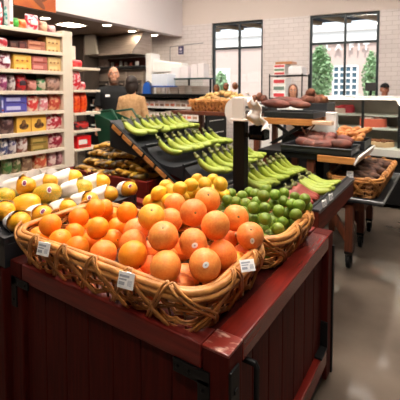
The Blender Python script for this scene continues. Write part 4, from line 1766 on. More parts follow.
# tier 4
pack('bag', 3, 0, 8.5, 74, (150, 60, 110), (220, 190, 200), 'purple and grey bag on the fourth shelf at the picture edge')
pack('bag', 3, 9, 16.5, 75, (206, 196, 196), (120, 96, 100), 'grey white bag on the fourth shelf')
pack('bag', 3, 17, 28, 75, (210, 34, 44), (120, 20, 30), 'bright red bag on the fourth shelf', band=(60, 40, 50))
pack('bag', 3, 28.5, 38, 80, (214, 150, 140), (150, 80, 70), 'low pinkish bag on the fourth shelf')
pack('bag', 3, 38.5, 47, 79, (206, 190, 170), (60, 140, 80), 'green and white bag on the fourth shelf')
pack('bag', 3, 47.5, 61.5, 77, (190, 150, 136), (120, 90, 80), 'wide brown grey bag at the post end of the fourth shelf')
# tier 5
pack('box', 4, 0, 2.8, 95, (110, 120, 200), (200, 206, 236), 'pale blue box at the picture edge on the fifth shelf')
pack('box', 4, 3.2, 26, 95, (88, 84, 176), (190, 190, 226), '# violet blue carton of the stacked pair on the fifth shelf', split=2, band=(60, 50, 120))
pack('bag', 4, 27, 39.5, 96, (216, 60, 60), (240, 210, 190), 'red and white bag next to the violet cartons')
pack('bag', 4, 40, 49, 96.5, (220, 130, 140), (240, 220, 220), 'pink and white bag on the fifth shelf')
pack('bag', 4, 49.5, 62, 94, (190, 70, 56), (226, 170, 130), 'red brown bag at the post end of the fifth shelf')
# tier 6
pack('bag', 5, 0, 14.5, 115.5, (76, 50, 52), (130, 100, 96), 'dark brown bag on the sixth shelf')
pack('box', 5, 15, 29.5, 114, (238, 184, 80), None, 'yellow carton with a dish picture, the one beside the dark bag', band='pot')
pack('box', 5, 30, 45, 112.5, (238, 184, 80), None, 'yellow carton with a dish picture, the one beside the red bag', band='pot')
pack('bag', 5, 46, 63.5, 113.5, (190, 40, 60), (240, 210, 210), 'red and white striped bag on the sixth shelf')
# tier 7
pack('bag', 6, 0, 7, 137, (70, 80, 130), (230, 226, 230), 'navy and white bag at the picture edge on the seventh shelf')
pack('bag', 6, 7.5, 16, 138, (214, 206, 206), (90, 80, 120), 'white bag with navy print on the seventh shelf')
pack('bag', 6, 16.5, 27.5, 135, (226, 214, 210), (150, 90, 80), 'white and brown bag on the seventh shelf')
pack('box', 6, 29, 46.5, 136.5, (150, 120, 60), (190, 160, 90), '# olive carton of the stacked pair on the seventh shelf', split=2, band=(90, 100, 40))
pack('bag', 6, 47.5, 64.5, 132.5, (160, 34, 60), (230, 180, 180), 'magenta bag at the post end of the seventh shelf')
# tier 8
pack('bag', 7, 2, 11, 157, (70, 120, 60), (150, 150, 110), 'green bag on the lowest visible shelf at the picture edge')
pack('bag', 7, 11.5, 20, 156, (90, 110, 60), (190, 170, 140), 'green and beige bag on the lowest visible shelf')
pack('bag', 7, 20.5, 32, 155, (130, 96, 76), (180, 150, 120), 'brown bag on the lowest visible shelf')
pack('bag', 7, 33, 47, 151.5, (200, 80, 50), (230, 190, 150), 'red orange bag on the lowest visible shelf')
pack('bag', 7, 47.5, 56, 150.5, (226, 200, 196), (190, 120, 130), 'white and pink bag on the lowest visible shelf')
pack('bag', 7, 56.5, 65, 149, (206, 160, 166), (150, 90, 100), 'dusty pink bag at the post end of the lowest visible shelf')

# end-of-aisle rack past the post
EY0, EY1 = 2.8, 3.2
ES = [1.70, 1.435, 1.165, 0.955, 0.74]
t = thing('end_rack', 'cream end rack with red and orange packages past the shelving post', 'shelving', (GX - 0.25, 3.05, 0))
for z in ES + [0.2]:
    mb = MB()
    mb.box((GX - 0.45, EY0, z - 0.03), (GX + 0.0, EY1, z), 0.003)
    obj('shelf', mb, M['cream'], t)
mb = MB()
mb.box((GX - 0.54, EY0, 0), (GX - 0.46, EY1, 2.0))
obj('back_panel', mb, M['cream'], t)
for kind, z, x0, x1, yt, c, c2, lab in (
        ('bag', ES[0], 75, 84, 60, (214, 32, 48), (230, 90, 90), 'red bag on the end rack, topmost'),
        ('bag', ES[1], 74.5, 82, 71, (216, 30, 50), (240, 200, 200), 'tall red and white bag on the second end rack shelf'),
        ('bag', ES[1], 82.5, 86.5, 82, (226, 90, 100), (240, 210, 210), 'small pinkish red bag on the second end rack shelf'),
        ('bag', ES[2], 74.5, 81, 92.5, (240, 96, 30), (214, 50, 24), 'tall orange bag on the end rack, at the post'),
        ('bag', ES[2], 81.2, 88, 92.5, (242, 90, 24), (220, 56, 20), 'tall orange bag on the end rack, at the aisle side'),
        ('bag', ES[3], 75, 90, 122, (190, 34, 30), (50, 26, 24), 'red and black bag on the fourth end rack shelf'),
        ('box', ES[4], 76, 90, 136, (226, 34, 40), (240, 230, 226), 'bright red carton low on the end rack')):
    pack(kind, None, x0, x1, yt, c, c2, lab, z=z, X=GX - 0.03, dep=0.14)

# banner over the aisle
b0, b1 = atx(13.5, 14, XS + 0.25), atx(55.5, 11, XS + 0.25)
t = thing('hanging_banner', 'orange banner with a brown leaf pattern in front of the soffit', 'banner', (XS + 0.25, (b0.y + b1.y) / 2, 2.55))
mb = MB()
b0.z = b1.z - 0.03
mb.box((XS + 0.24, b0.y, b0.z - 0.0), (XS + 0.26, b1.y, b0.z + 0.75), 0.003)
obj('panel', mb, mat('banner_orange', (196, 104, 40), 0.6, c2=(170, 78, 30), scale=4), t)
mb = MB()
for (fy, fz, rr, an) in ((0.2, 0.14, 0.16, 0.5), (0.5, 0.1, 0.2, 2.4), (0.8, 0.2, 0.17, 0.9), (0.35, 0.45, 0.2, 1.8), (0.68, 0.5, 0.2, 0.2)):
    y = b0.y + (b1.y - b0.y) * fy
    mb.ell((XS + 0.262, y, b0.z + 0.05 + fz), (0.003, rr, 0.05), 16, 6, Euler((an, 0, 0)))
obj('leaf_print', mb, mat('banner_brown', (116, 62, 34), 0.6), t)
for f in (0.06, 0.94):
    y = b0.y + (b1.y - b0.y) * f
    mb = MB()
    mb.bar((XS + 0.25, y, b0.z + 0.74), (XS + 0.25, y, ZC), 0.004, 6)
    obj('hanging_wire', mb, M['grey'], t)

# ================================================================ KITCHEN BEHIND
KY = 6.0
t = thing('range_hood', 'large stainless steel range hood under the kitchen soffit', 'range hood', (-6.2, 6.2, 2.2))
h0, h1 = aty(84, 57, KY), aty(144, 57, KY)
mb = MB()
mb.prism([(KY - 0.35, h0.z), (KY + 0.25, h0.z), (KY + 0.25, ZS - 0.01), (KY, ZS - 0.01)], h0.x, h1.x, 'x')
obj('canopy', mb, M['steel'], t)
mb = MB()
mb.box((h0.x, KY - 0.37, h0.z - 0.05), (h1.x, KY + 0.25, h0.z), 0.006)
obj('lip', mb, M['steel'], t)
mb = MB()
e0, e1 = aty(84, 57, KY - 0.4), aty(99, 57, KY - 0.4)
mb.prism([(e0.x, h0.z - 0.02), (e1.x, h0.z - 0.02), (e1.x - 0.1, ZS - 0.03), (e0.x, ZS - 0.03)], KY - 0.46, KY - 0.4)
o = obj('end_cap', mb, mat('bright_steel', (226, 218, 208), 0.35, metal=0.5), t)
o['label'] = 'bright polished end cap'
k0, k1 = aty(72, 67, KY - 0.5), aty(83.5, 67, KY - 0.5)
t = tag(obj('kitchen_column', (lambda m_: (m_.box((k0.x, KY - 0.5, 0), (k1.x, KY - 0.06, ZS - 0.01), 0.01), m_)[1])(MB()), M['steeldk'], None, loc=((k0.x + k1.x) / 2, KY - 0.25, 0)), 'dark grey upright steel cabinet at the shelving post', 'cabinet')

s0, s1 = aty(98, 68, KY), aty(146, 68, KY)
t = thing('kitchen_shelf', 'dark wall shelf with small white containers behind the bald man', 'shelf', ((s0.x + s1.x) / 2, KY, s0.z))
mb = MB()
mb.box((s0.x, KY - 0.15, s0.z - 0.03), (s1.x, KY + 0.35, s0.z), 0.004)
obj('board', mb, M['blackpl'], t)
mb = MB()
mb.box((s0.x, KY + 0.3, s0.z), (s1.x, KY + 0.34, h0.z - 0.06))
o = obj('back_board', mb, mat('shelf_backing', (112, 58, 52), 0.5, var=0.15), t)
for f in (0.02, 0.98):
    mb = MB()
    x = s0.x + (s1.x - s0.x) * f
    mb.box((x - 0.02, KY + 0.3, 0.0), (x + 0.02, KY + 0.34, h0.z - 0.05))
    obj('upright', mb, M['steeldk'], t)
for i, (px, pw_, ph, c) in enumerate(((103, 3, 5, (230, 220, 214)), (108, 3, 6, (220, 206, 200)), (112.5, 3, 5, (236, 228, 224)), (117, 2.5, 4, (190, 60, 50)), (121, 3, 6, (240, 234, 230)), (126, 3, 5, (214, 200, 190)), (131, 3, 4, (190, 90, 70)), (137, 4, 5, (230, 222, 216)))):
    a_ = aty(px, 68, KY + 0.05)
    r_ = pw_ * 0.5 * depth(a_) / F
    h_ = ph * depth(a_) / F
    mb = MB()
    mb.lathe([(0.001, 0), (r_ * 0.85, 0), (r_, h_ * 0.15), (r_, h_ * 0.85), (r_ * 0.9, h_), (0.001, h_)], 14)
    tag(obj('food_container', mb, pmat(c), None, True, loc=(a_.x, a_.y, s0.z), local=True), 'small container on the dark kitchen shelf, %s from the hood end' % ORD[i], 'container', 'containers on the kitchen shelf')

o0, o1 = aty(99, 70, KY + 0.1), aty(146, 70, KY + 0.1)
for i in range(3):
    xa = o0.x + (o1.x - o0.x) * i / 3
    xb = o0.x + (o1.x - o0.x) * (i + 1) / 3
    t = thing('steel_oven', 'stainless kitchen oven cabinet, %s from the dark steel column' % ORD[i], 'oven', ((xa + xb) / 2, KY + 0.2, 0), 'stainless oven cabinets')
    mb = MB()
    mb.box((xa + 0.01, KY + 0.02, 0.08), (xb - 0.01, KY + 0.28, s0.z - 0.06), 0.01)
    obj('body', mb, M['steel'], t)
    mb = MB()
    mb.box((xa + 0.06, KY - 0.01, 0.75), (xb - 0.06, KY + 0.025, s0.z - 0.3), 0.008)
    d_ = obj('door', mb, M['steeldk'], t)
    mb = MB()
    mb.tube([(xa + 0.1, KY - 0.01, s0.z - 0.38), (xa + 0.1, KY - 0.05, s0.z - 0.38), (xb - 0.1, KY - 0.05, s0.z - 0.38), (xb - 0.1, KY - 0.01, s0.z - 0.38)], 0.014, 8)
    obj('handle', mb, M['steel'], d_)

# ================================================================ OPEN DELI CASE
DY = 5.2
DX0, DX1 = aty(86, 100, DY).x, aty(207, 100, DY).x
ztop = aty(180, 94, DY).z
t = thing('deli_case', 'long black open deli case behind the two people', 'display case', ((DX0 + DX1) / 2, DY + 0.3, 0))
mb = MB()
mb.box((DX0, DY, ztop - 0.06), (DX1, DY + 0.65, ztop), 0.008)
obj('case_top', mb, M['blackgloss'], t)
mb = MB()
mb.box((DX0, DY + 0.55, 0), (DX1, DY + 0.65, ztop - 0.06))
obj('case_back', mb, M['black'], t)
mb = MB()
mb.box((DX0, DY - 0.05, 0), (DX1, DY + 0.55, 0.62), 0.01)
obj('case_base', mb, M['black'], t)
DS = [1.14, 0.93, 0.72]
for z in DS:
    mb = MB()
    mb.box((DX0, DY + 0.1, z - 0.02), (DX1, DY + 0.55, z), 0.003)
    mb.box((DX0, DY + 0.085, z - 0.035), (DX1, DY + 0.1, z + 0.005), 0.002)
    obj('case_shelf', mb, M['white'], t)
for x in (DX0, DX1 - 0.04):
    mb = MB()
    mb.box((x, DY, 0.6), (x + 0.04, DY + 0.6, ztop - 0.05))
    obj('case_end', mb, M['black'], t)
rd = random.Random(3)
for si, z in enumerate(DS[:2]):
    n = 24
    for k in range(n):
        x = DX0 + 0.09 + (DX1 - DX0 - 0.18) * k / (n - 1)
        w_ = (DX1 - DX0) / n * 0.42
        t = thing('food_carton', 'small white food carton on the %s deli shelf, number %d counting from the store shelves' % (['upper', 'lower'][si], k + 1), 'carton', (x, DY + 0.22, z), 'packed food cartons in the deli case')
        mb = MB()
        hh = rd.uniform(0.1, 0.13)
        mb.box((-w_, -0.08, 0), (w_, 0.08, hh), 0.006)
        obj('tub', mb, pmat((238, 226, 218)), t, local=True)
        mb = MB()
        mb.box((-w_ * 0.8, -0.083, hh * 0.05), (w_ * 0.8, -0.079, hh * 0.4))
        obj('printed_label', mb, pmat([(226, 150, 110), (214, 120, 90), (190, 150, 120), (150, 110, 90)][(k + si) % 4]), t, local=True)

# machines and trays on the case and on the rear counter
WTY = 5.95
c0, c1 = aty(146, 94, WTY), aty(208, 94, WTY)
t = thing('rear_counter', 'steel rear counter below the white tiled wall', 'counter', ((c0.x + c1.x) / 2, WTY + 0.3, 0))
mb = MB()
mb.box((c0.x, WTY, 0.0), (c1.x, WTY + 0.5, 1.27), 0.01)
obj('cabinet', mb, M['steel'], t)
mb = MB()
mb.box((c0.x - 0.02, WTY - 0.03, 1.27), (c1.x + 0.02, WTY + 0.52, 1.31), 0.006)
obj('worktop', mb, M['white'], t)


def boxat(nm, px0, px1, py0, py1, Y, dep, m, label, cat, z=None, bev=0.012, group=None):
    a, b = aty(px0, py1, Y), aty(px1, py0, Y)
    mb = MB()
    z0 = a.z if z is None else z
    mb.box((a.x, Y, z0), (b.x, Y + dep, b.z), bev)
    return tag(obj(nm, mb, m, None, loc=((a.x + b.x) / 2, Y + dep / 2, z0)), label, cat, group)


# tall white slicer
a, b = aty(145.5, 94, WTY + 0.02), aty(151.5, 53, WTY + 0.02)
t = thing('deli_slicer', 'tall white deli machine with a long sloping arm', 'kitchen machine', ((a.x + b.x) / 2, WTY + 0.1, 1.31))
mb = MB()
mb.box((a.x, WTY + 0.02, 1.311), (b.x, WTY + 0.3, b.z), 0.03)
obj('column', mb, M['white'], t)
q0, q1 = aty(151, 59, WTY + 0.1), aty(184, 63, WTY + 0.1)
q2, q3 = aty(151, 73, WTY + 0.1), aty(184, 73, WTY + 0.1)
mb = MB()
mb.prism([(q2.x, q2.z), (q3.x, q3.z), (q1.x, q1.z), (q0.x, q0.z)], WTY + 0.06, WTY + 0.3)
bmesh.ops.bevel(mb.bm, geom=list(mb.bm.edges), offset=0.03, segments=3, affect='EDGES')
obj('hood', mb, M['white'], t, True)
mb = MB()
q = aty(153, 73, WTY)
mb.box((q.x, WTY + 0.1, 1.311), (q.x + 0.1, WTY + 0.26, q.z + 0.05))
obj('support', mb, M['steel'], t)
bl = pmat((40, 96, 190))
boxat('carton', 151.5, 167, 73.5, 80, DY + 0.1, 0.25, pmat((220, 228, 240)), 'flat white carton with a blue edge on the deli case', 'carton', z=ztop + 0.145)
a, b = aty(151, 94, DY + 0.08), aty(168, 80, DY + 0.08)
t = thing('steel_tray_stand', 'steel stand carrying the flat white carton', 'stand', ((a.x + b.x) / 2, DY + 0.22, ztop))
mb = MB()
mb.box((a.x, DY + 0.08, ztop + 0.12), (b.x, DY + 0.37, ztop + 0.145), 0.004)
obj('tray', mb, pmat((60, 100, 180)), t)
for x in (a.x + 0.02, b.x - 0.04):
    for y in (DY + 0.1, DY + 0.33):
        mb = MB()
        mb.box((x, y, ztop), (x + 0.02, y + 0.02, ztop + 0.12))
        obj('leg', mb, M['steel'], t)
# blue tub
a, b = aty(144.5, 93.5, DY + 0.15), aty(154.5, 80, DY + 0.15)
cx = (a.x + b.x) / 2 - 0.02
t = thing('plastic_tub', 'bright blue arched plastic bin lid by the woman', 'tub', (cx, DY + 0.2, ztop))
mb = MB()
pr = [(-0.085, 0), (0.085, 0)] + [(0.085 * math.cos(x), 0.06 + 0.16 * math.sin(x)) for x in [PI * k / 10 for k in range(11)]]
mb.prism(pr, -0.12, -0.02)
obj('shell', mb, bl, t, local=True)
mb = MB()
mb.tube([(-0.09, -0.07, 0.01)] + [(0.092 * math.cos(PI - PI * k / 12), -0.07, 0.06 + 0.17 * math.sin(PI * k / 12)) for k in range(13)] + [(0.09, -0.07, 0.01)], 0.013, 8)
obj('rim', mb, M['steeldk'], t, local=True)
# pans and cartons on the case
for nm, x0, x1, y0, y1, lab in (('steel_pan', 168.5, 177, 87, 93.5, 'shallow steel pan on the deli case by the blue bin'), ('steel_pan', 177.5, 184, 85.5, 93.5, 'steel pan on the deli case in the middle of the row'),
                                ('steel_pan', 190, 200, 86, 93.5, 'steel pan on the deli case closest to the window')):
    a, b = aty(x0, y1, DY + 0.1), aty(x1, y0, DY + 0.1)
    mb = MB()
    hh = b.z - ztop
    w_ = (b.x - a.x) / 2
    mb.ring_faces([[(s_ * w_ * k, t_ * 0.14 * k, z_) for s_, t_ in ((-1, -1), (1, -1), (1, 1), (-1, 1))] for k, z_ in ((0.85, 0), (0.98, hh), (1.06, hh), (1.06, hh - 0.006), (0.92, hh - 0.012), (0.8, 0.02))])
    tag(obj(nm, mb, M['steel'], None, loc=((a.x + b.x) / 2, DY + 0.26, ztop), local=True), lab, 'pan', 'pans on the deli case')
# glass shelf with white cartons above
g0, g1 = aty(166, 78.5, DY + 0.3), aty(207, 78.5, DY + 0.3)
t = thing('glass_guard_shelf', 'dark edged glass shelf standing on the deli case', 'shelf', ((g0.x + g1.x) / 2, DY + 0.4, ztop))
mb = MB()
mb.box((g0.x, DY + 0.3, g0.z - 0.025), (g1.x, DY + 0.6, g0.z), 0.003)
obj('shelf', mb, mat('dark_glass', (38, 72, 70), 0.15), t)
for f in (0.01, 0.46, 0.97):
    x = g0.x + (g1.x - g0.x) * f
    mb = MB()
    mb.box((x, DY + 0.42, ztop), (x + 0.025, DY + 0.45, g0.z - 0.024))
    obj('post', mb, M['black'], t)
mb = MB()
mb.box((g0.x + 0.1, DY + 0.31, ztop + 0.002), (g1.x - 0.1, DY + 0.316, g0.z - 0.026))
obj('glass_front', mb, M['caseglass'], t)
for i, (x0, x1, y0, lab) in enumerate(((171, 180, 67, 'white paper carton stack on the glass shelf, next to the slicer arm'), (180.5, 188, 66, 'white carton on the glass shelf, second from the slicer'), (191, 197, 64, 'tall white carton on the glass shelf'), (197.5, 203.5, 63, 'tall white carton on the glass shelf closest to the window'))):
    boxat('white_carton', x0, x1, y0, 78, DY + 0.36, 0.18, pmat((236, 228, 230)), lab, 'carton', z=g0.z, group='white cartons on the glass shelf')
# small dark sign hanging by the tiles
p0, p1 = aty(178.5, 54.5, 6.6), aty(183.5, 46, 6.6)
t = thing('hanging_sign', 'small dark violet sign hanging in front of the white tiles', 'sign', ((p0.x + p1.x) / 2, 6.6, p0.z))
mb = MB()
mb.box((p0.x, 6.59, p0.z), (p1.x, 6.61, p1.z), 0.004)
obj('panel', mb, mat('sign_violet', (58, 50, 92), 0.5), t)
mb = MB()
cx, cz = (p0.x + p1.x) / 2, (p0.z + p1.z) / 2
mb.ell((cx, 6.588, cz + 0.02), (0.035, 0.003, 0.03), 14, 6)
mb.box((cx - 0.04, 6.586, cz - 0.05), (cx + 0.04, 6.59, cz - 0.035))
obj('mark', mb, pmat((206, 196, 214)), t)
mb = MB()
q = aty(170, 47, 6.6)
mb.tube([(q.x, 6.6, q.z), (p1.x + 0.05, 6.6, p1.z + 0.02), (p1.x + 0.5, 6.6, p1.z + 0.03)], 0.008, 6)
mb.tube([(q.x, 6.6, q.z), (q.x, 6.6, 1.9)], 0.008, 6)
obj('bracket', mb, M['grey'], t)

# ================================================================ POTATO BASKET BEHIND THE BANANAS
PBY = 4.0
a, b = aty(189, 112, PBY), aty(237, 112, PBY)
z0 = 1.165
t3, at3, tot3 = basket('wicker basket of yellow potatoes behind the banana rack', a.x + 0.03, b.x - 0.03, PBY, PBY + 0.45, z0, z0 + 0.135, fl=0.03, cr=0.05, rows=5, stake=0.05, lace=0.12, cane=0.007)
t = thing('potato_table', 'brown wooden table under the potato basket', 'table', ((a.x + b.x) / 2, PBY + 0.25, 0))
mb = MB()
mb.box((a.x - 0.2, PBY - 0.12, 1.12), (b.x + 0.34, PBY + 0.55, 1.164), 0.005)
obj('top', mb, M['brownwood'], t)
for x in (a.x - 0.15, b.x + 0.26):
    for y in (PBY - 0.08, PBY + 0.45):
        mb = MB()
        mb.box((x, y, 0), (x + 0.06, y + 0.06, 1.12))
        obj('leg', mb, M['brownwood'], t)


def lumpy(name, r3, m, seed, amp=0.1):
    rnd = random.Random(seed)
    ks = [(rnd.uniform(1, 3), rnd.uniform(0, 6), rnd.uniform(1, 3), rnd.uniform(0, 6)) for _ in range(4)]

    def fn(t_, ph):
        r = 1 + sum(amp * 0.4 * math.sin(a_ * ph + b_) * math.sin(c_ * t_ + d_) for a_, b_, c_, d_ in [(round(k_[0]), k_[1], k_[2], k_[3]) for k_ in ks])
        return Vector((r * r3[0] * math.sin(t_) * math.cos(ph), r * r3[1] * math.sin(t_) * math.sin(ph), r3[2] * math.cos(t_) * (1 + 0.1 * math.sin(ph + seed) * math.sin(t_))))
    return sphere_mesh(fn, name, m, 16, 10)


POT = [lumpy('potato', (0.038, 0.036, 0.05), M['potato'], s) for s in range(3)]
YAM = [lumpy('sweet_potato', (0.044, 0.042, 0.1), M['yam'], 10 + s) for s in range(3)]
BRN = [lumpy('brown_root', (0.05, 0.048, 0.062), M['yambrown'], 20 + s) for s in range(2)]
ROOT = [lumpy('dark_root', (0.036, 0.036, 0.095), M['root'], 30 + s, 0.16) for s in range(3)]


def scatter(meshes, name, cat, group, label, x0, x1, y0, y1, zfn, nx, ny, rnd, sc=1.0, flat=True, jit=0.3):
    k = 0
    for j in range(ny):
        for i in range(nx):
            x = x0 + (x1 - x0) * (i + 0.5 + rnd.uniform(-jit, jit)) / nx
            y = y0 + (y1 - y0) * (j + 0.5 + rnd.uniform(-jit, jit)) / ny
            o = bpy.data.objects.new(name, meshes[k % len(meshes)])
            COL.objects.link(o)
            o.location = (x, y, zfn(x, y))
            o.scale = (sc * rnd.uniform(0.9, 1.1),) * 3
            o.rotation_euler = (PI / 2 + rnd.uniform(-0.25, 0.25), rnd.uniform(-0.2, 0.2), rnd.uniform(0, PI))
            tag(o, label % (ORD[min(i, 15)], ORD[min(j, 15)]), cat, group)
            k += 1


rs = random.Random(9)
scatter(POT, 'potato', 'potato', 'potatoes heaped in the wicker basket', 'yellow potato in the heap behind the bananas, %s from the deli side, %s row back', a.x + 0.06, b.x - 0.05, PBY + 0.04, PBY + 0.42,
        lambda x, y: z0 + 0.1 + 0.13 * math.exp(-((x - (a.x + b.x) / 2) / 0.3) ** 2) * min(1, (y - PBY) / 0.2), 8, 4, rs, jit=0.2)
for i, (px, py) in enumerate(((216.5, 88), (226, 86.5), (235, 86))):
    p = aty(px, py, PBY + 0.2 + 0.05 * i)
    o = bpy.data.objects.new('brown_root', BRN[i % 2])
    COL.objects.link(o)
    o.location = p
    o.scale = (0.8,) * 3
    tag(o, 'reddish brown root on top of the potato heap, %s from the deli side' % ORD[i], 'root vegetable', 'brown roots on the potato heap')

# ================================================================ SWEET POTATO DISPLAYS
def tray(label, x0, x1, y0, y1, z, h=0.09, tilt=0.0, nm='display_tray'):
    t = thing(nm, label, 'tray', ((x0 + x1) / 2, (y0 + y1) / 2, z), 'black produce trays')
    mb = MB()
    mb.box((x0, y0, z), (x1, y1, z + 0.012))
    obj('bottom', mb, M['blackpl'], t)
    for lo, hi in (((x0, y0, z), (x1, y0 + 0.012, z + h)), ((x0, y1 - 0.012, z), (x1, y1, z + h)), ((x0, y0 + 0.012, z), (x0 + 0.012, y1 - 0.012, z + h)), ((x1 - 0.012, y0 + 0.012, z), (x1, y1 - 0.012, z + h))):
        mb = MB()
        mb.box(lo, hi, 0.003)
        obj('side', mb, M['blackpl'], t)
    mb = MB()
    mb.tube([(x0, y0, z + h), (x1, y0, z + h), (x1, y1, z + h), (x0, y1, z + h)], 0.008, 6, closed=True)
    obj('lip', mb, M['blackpl'], t)
    return t


LX, LY0, LY1, LZ = (-1.42, -0.62), 3.08, 3.42, 0.90
UY0, UY1 = 3.47, 3.9
u0, u1 = aty(264, 117, UY0), aty(311, 117, UY0)
UX0, UX1, UZ = u0.x, u1.x, u0.z
t = thing('sweet_potato_table', 'brown wooden table with a white price strip under the lower sweet potato tray', 'table', ((LX[0] + LX[1]) / 2, 3.5, 0))
mb = MB()
mb.box((-0.88, LY0 - 0.02, LZ - 0.055), (LX[1] + 0.03, LY0 + 0.01, LZ - 0.002), 0.004)
obj('front_plank', mb, M['oak'], t)
mb = MB()
mb.box((LX[0], LY0 + 0.012, LZ - 0.05), (LX[1] + 0.03, 3.95, LZ - 0.002), 0.004)
obj('top', mb, M['black'], t)
mb = MB()
mb.box((LX[1] + 0.035, LY0 - 0.02, LZ - 0.06), (LX[1] + 0.05, 3.8, LZ + 0.02), rot=Euler((0, 0.5, 0)))
o = obj('price_strip', mb, M['white'], t)
o['label'] = 'white price strip'
for x in (LX[0] + 0.04, -0.98):
    for y in (LY0 + 0.03, 3.86):
        mb = MB()
        mb.box((x, y, 0), (x + 0.06, y + 0.06, LZ - 0.05), 0.004)
        obj('leg', mb, M['brownwood'], t)
t = thing('folding_stand', 'light oak folding stand holding the upper sweet potato tray', 'stand', ((UX0 + UX1) / 2, 3.7, LZ))
for nm, ya in (('front_plank', UY0 - 0.02), ('rear_plank', UY1 - 0.03)):
    mb = MB()
    mb.box((UX0 - 0.02, ya, UZ - 0.065), (UX1 + 0.02, ya + 0.045, UZ - 0.006), 0.004)
    obj(nm, mb, M['oak'], t)
mb = MB()
mb.box((UX0 + 0.01, UY0 + 0.026, UZ - 0.03), (UX1 - 0.01, UY1 - 0.03, UZ - 0.006))
obj('deck', mb, M['oak'], t)
mb = MB()
mb.box((UX1 + 0.02, UY0 - 0.04, UZ - 0.05), (UX1 + 0.2, UY0 + 0.05, UZ - 0.015), 0.006)
o = obj('end_handle', mb, mat('pale_wood', (226, 190, 160), 0.5), t)
for y in (UY0 + 0.005, UY1 - 0.05):
    for s_ in (0, 1):
        mb = MB()
        xa, xb = (UX0 + 0.1, UX1 - 0.06) if s_ else (UX1 - 0.08, UX0 + 0.08)
        mb.prism([(xa - 0.03, UZ - 0.06), (xa + 0.03, UZ - 0.06), (xb + 0.03, LZ), (xb - 0.03, LZ)], y + 0.02 * s_, y + 0.018 + 0.02 * s_)
        obj('crossed_leg', mb, M['black'], t)
mb = MB()
mb.bar((UX1 - 0.09, UY0 - 0.01, UZ - 0.06), (UX1 - 0.02, UY0 - 0.01, UZ - 0.2), 0.006)
mb.bar((UX1 + 0.04, UY0 - 0.012, UZ - 0.05), (UX1 - 0.07, UY0 - 0.012, UZ - 0.2), 0.006)
obj('brace_rod', mb, M['brownwood'], t)
tray('upper black tray of purple sweet potatoes', UX0, UX1 + 0.02, UY0, UY1, UZ, 0.05)
ry = random.Random(4)
SP = [(277, 103.5, 1.45, 0.05), (290, 101.5, 1.5, 0.12), (299, 104.5, 1.2, 0.06), (284, 100.5, 1.3, 0.24), (271, 104, 1.2, 0.26)]
for i, (px, py, sc, yy) in enumerate(SP):
    p = aty(px, py, UY0 + 0.06 + yy)
    o = bpy.data.objects.new('sweet_potato', YAM[i % 3])
    COL.objects.link(o)
    o.location = (p.x, p.y, max(p.z, UZ + 0.055))
    o.scale = (sc * 0.8, sc * 0.8, sc)
    o.rotation_euler = (PI / 2 + 0.08, 0, PI / 2 + ry.uniform(-0.2, 0.2))
    tag(o, 'long purple sweet potato in the upper black tray, %s of the five' % ORD[i], 'sweet potato', 'sweet potatoes in the upper tray')
# raised tray of round brown roots, behind
VY0, VY1 = 4.12, 4.45
v0, v1 = aty(303, 111, VY0), aty(327, 111, VY0)
VX0, VX1, VZ = v0.x, v1.x, v0.z
tray('raised black tray of round brown roots in front of the window', VX0, VX1, VY0, VY1, VZ, 0.085)
t = thing('display_stand', 'dark pedestal stand under the tray of round brown roots', 'stand', ((VX0 + VX1) / 2, 4.28, 0))
mb = MB()
mb.box((VX0 + 0.04, VY0 + 0.05, 0.0), (VX1 - 0.04, VY1 - 0.03, VZ - 0.04), 0.01)
obj('pedestal', mb, M['black'], t)
mb = MB()
mb.box((VX0 - 0.01, VY0 - 0.01, VZ - 0.04), (VX1 + 0.01, VY1 + 0.01, VZ - 0.001), 0.005)
obj('top_board', mb, M['brownwood'], t)
for i, (px, py, yy) in enumerate(((305, 99.5, 0.09), (311, 100.5, 0.07), (318, 100.5, 0.07), (324, 101, 0.09), (307, 99, 0.21), (314, 98, 0.23), (321, 99, 0.22), (310.5, 93, 0.15))):
    p = aty(px, py, VY0 + yy)
    o = bpy.data.objects.new('brown_root', BRN[i % 2])
    COL.objects.link(o)
    o.location = (p.x, p.y, max(p.z, VZ + 0.055))
    o.scale = (1.05,) * 3
    o.rotation_euler = (ry.uniform(0, 3), ry.uniform(0, 3), 0)
    tag(o, 'round brown root in the raised tray, %s one from the sweet potatoes, %s row' % (ORD[i % 4], 'front' if i < 4 else 'rear') if py > 95 else 'round brown root crowning the raised tray', 'root vegetable', 'round brown roots in the raised tray')
# small tray beside the potato basket
q0, q1 = aty(251, 106, PBY + 0.02), aty(268, 106, PBY + 0.02)
tray('small black tray of brown roots beside the potato basket', q0.x, q1.x, PBY + 0.0, PBY + 0.3, 1.165, 0.06)
for i, (px, py, yy) in enumerate(((254.5, 99.5, 0.1), (259.5, 97, 0.14), (264, 99.5, 0.1))):
    p = aty(px, py, PBY + yy)
    o = bpy.data.objects.new('brown_root', BRN[i % 2])
    COL.objects.link(o)
    o.location = (p.x, p.y, max(p.z, 1.225))
    o.scale = (0.9,) * 3
    tag(o, 'small brown root just behind the bag stand, %s of the three' % ORD[i], 'root vegetable', 'small brown roots behind the bag stand')

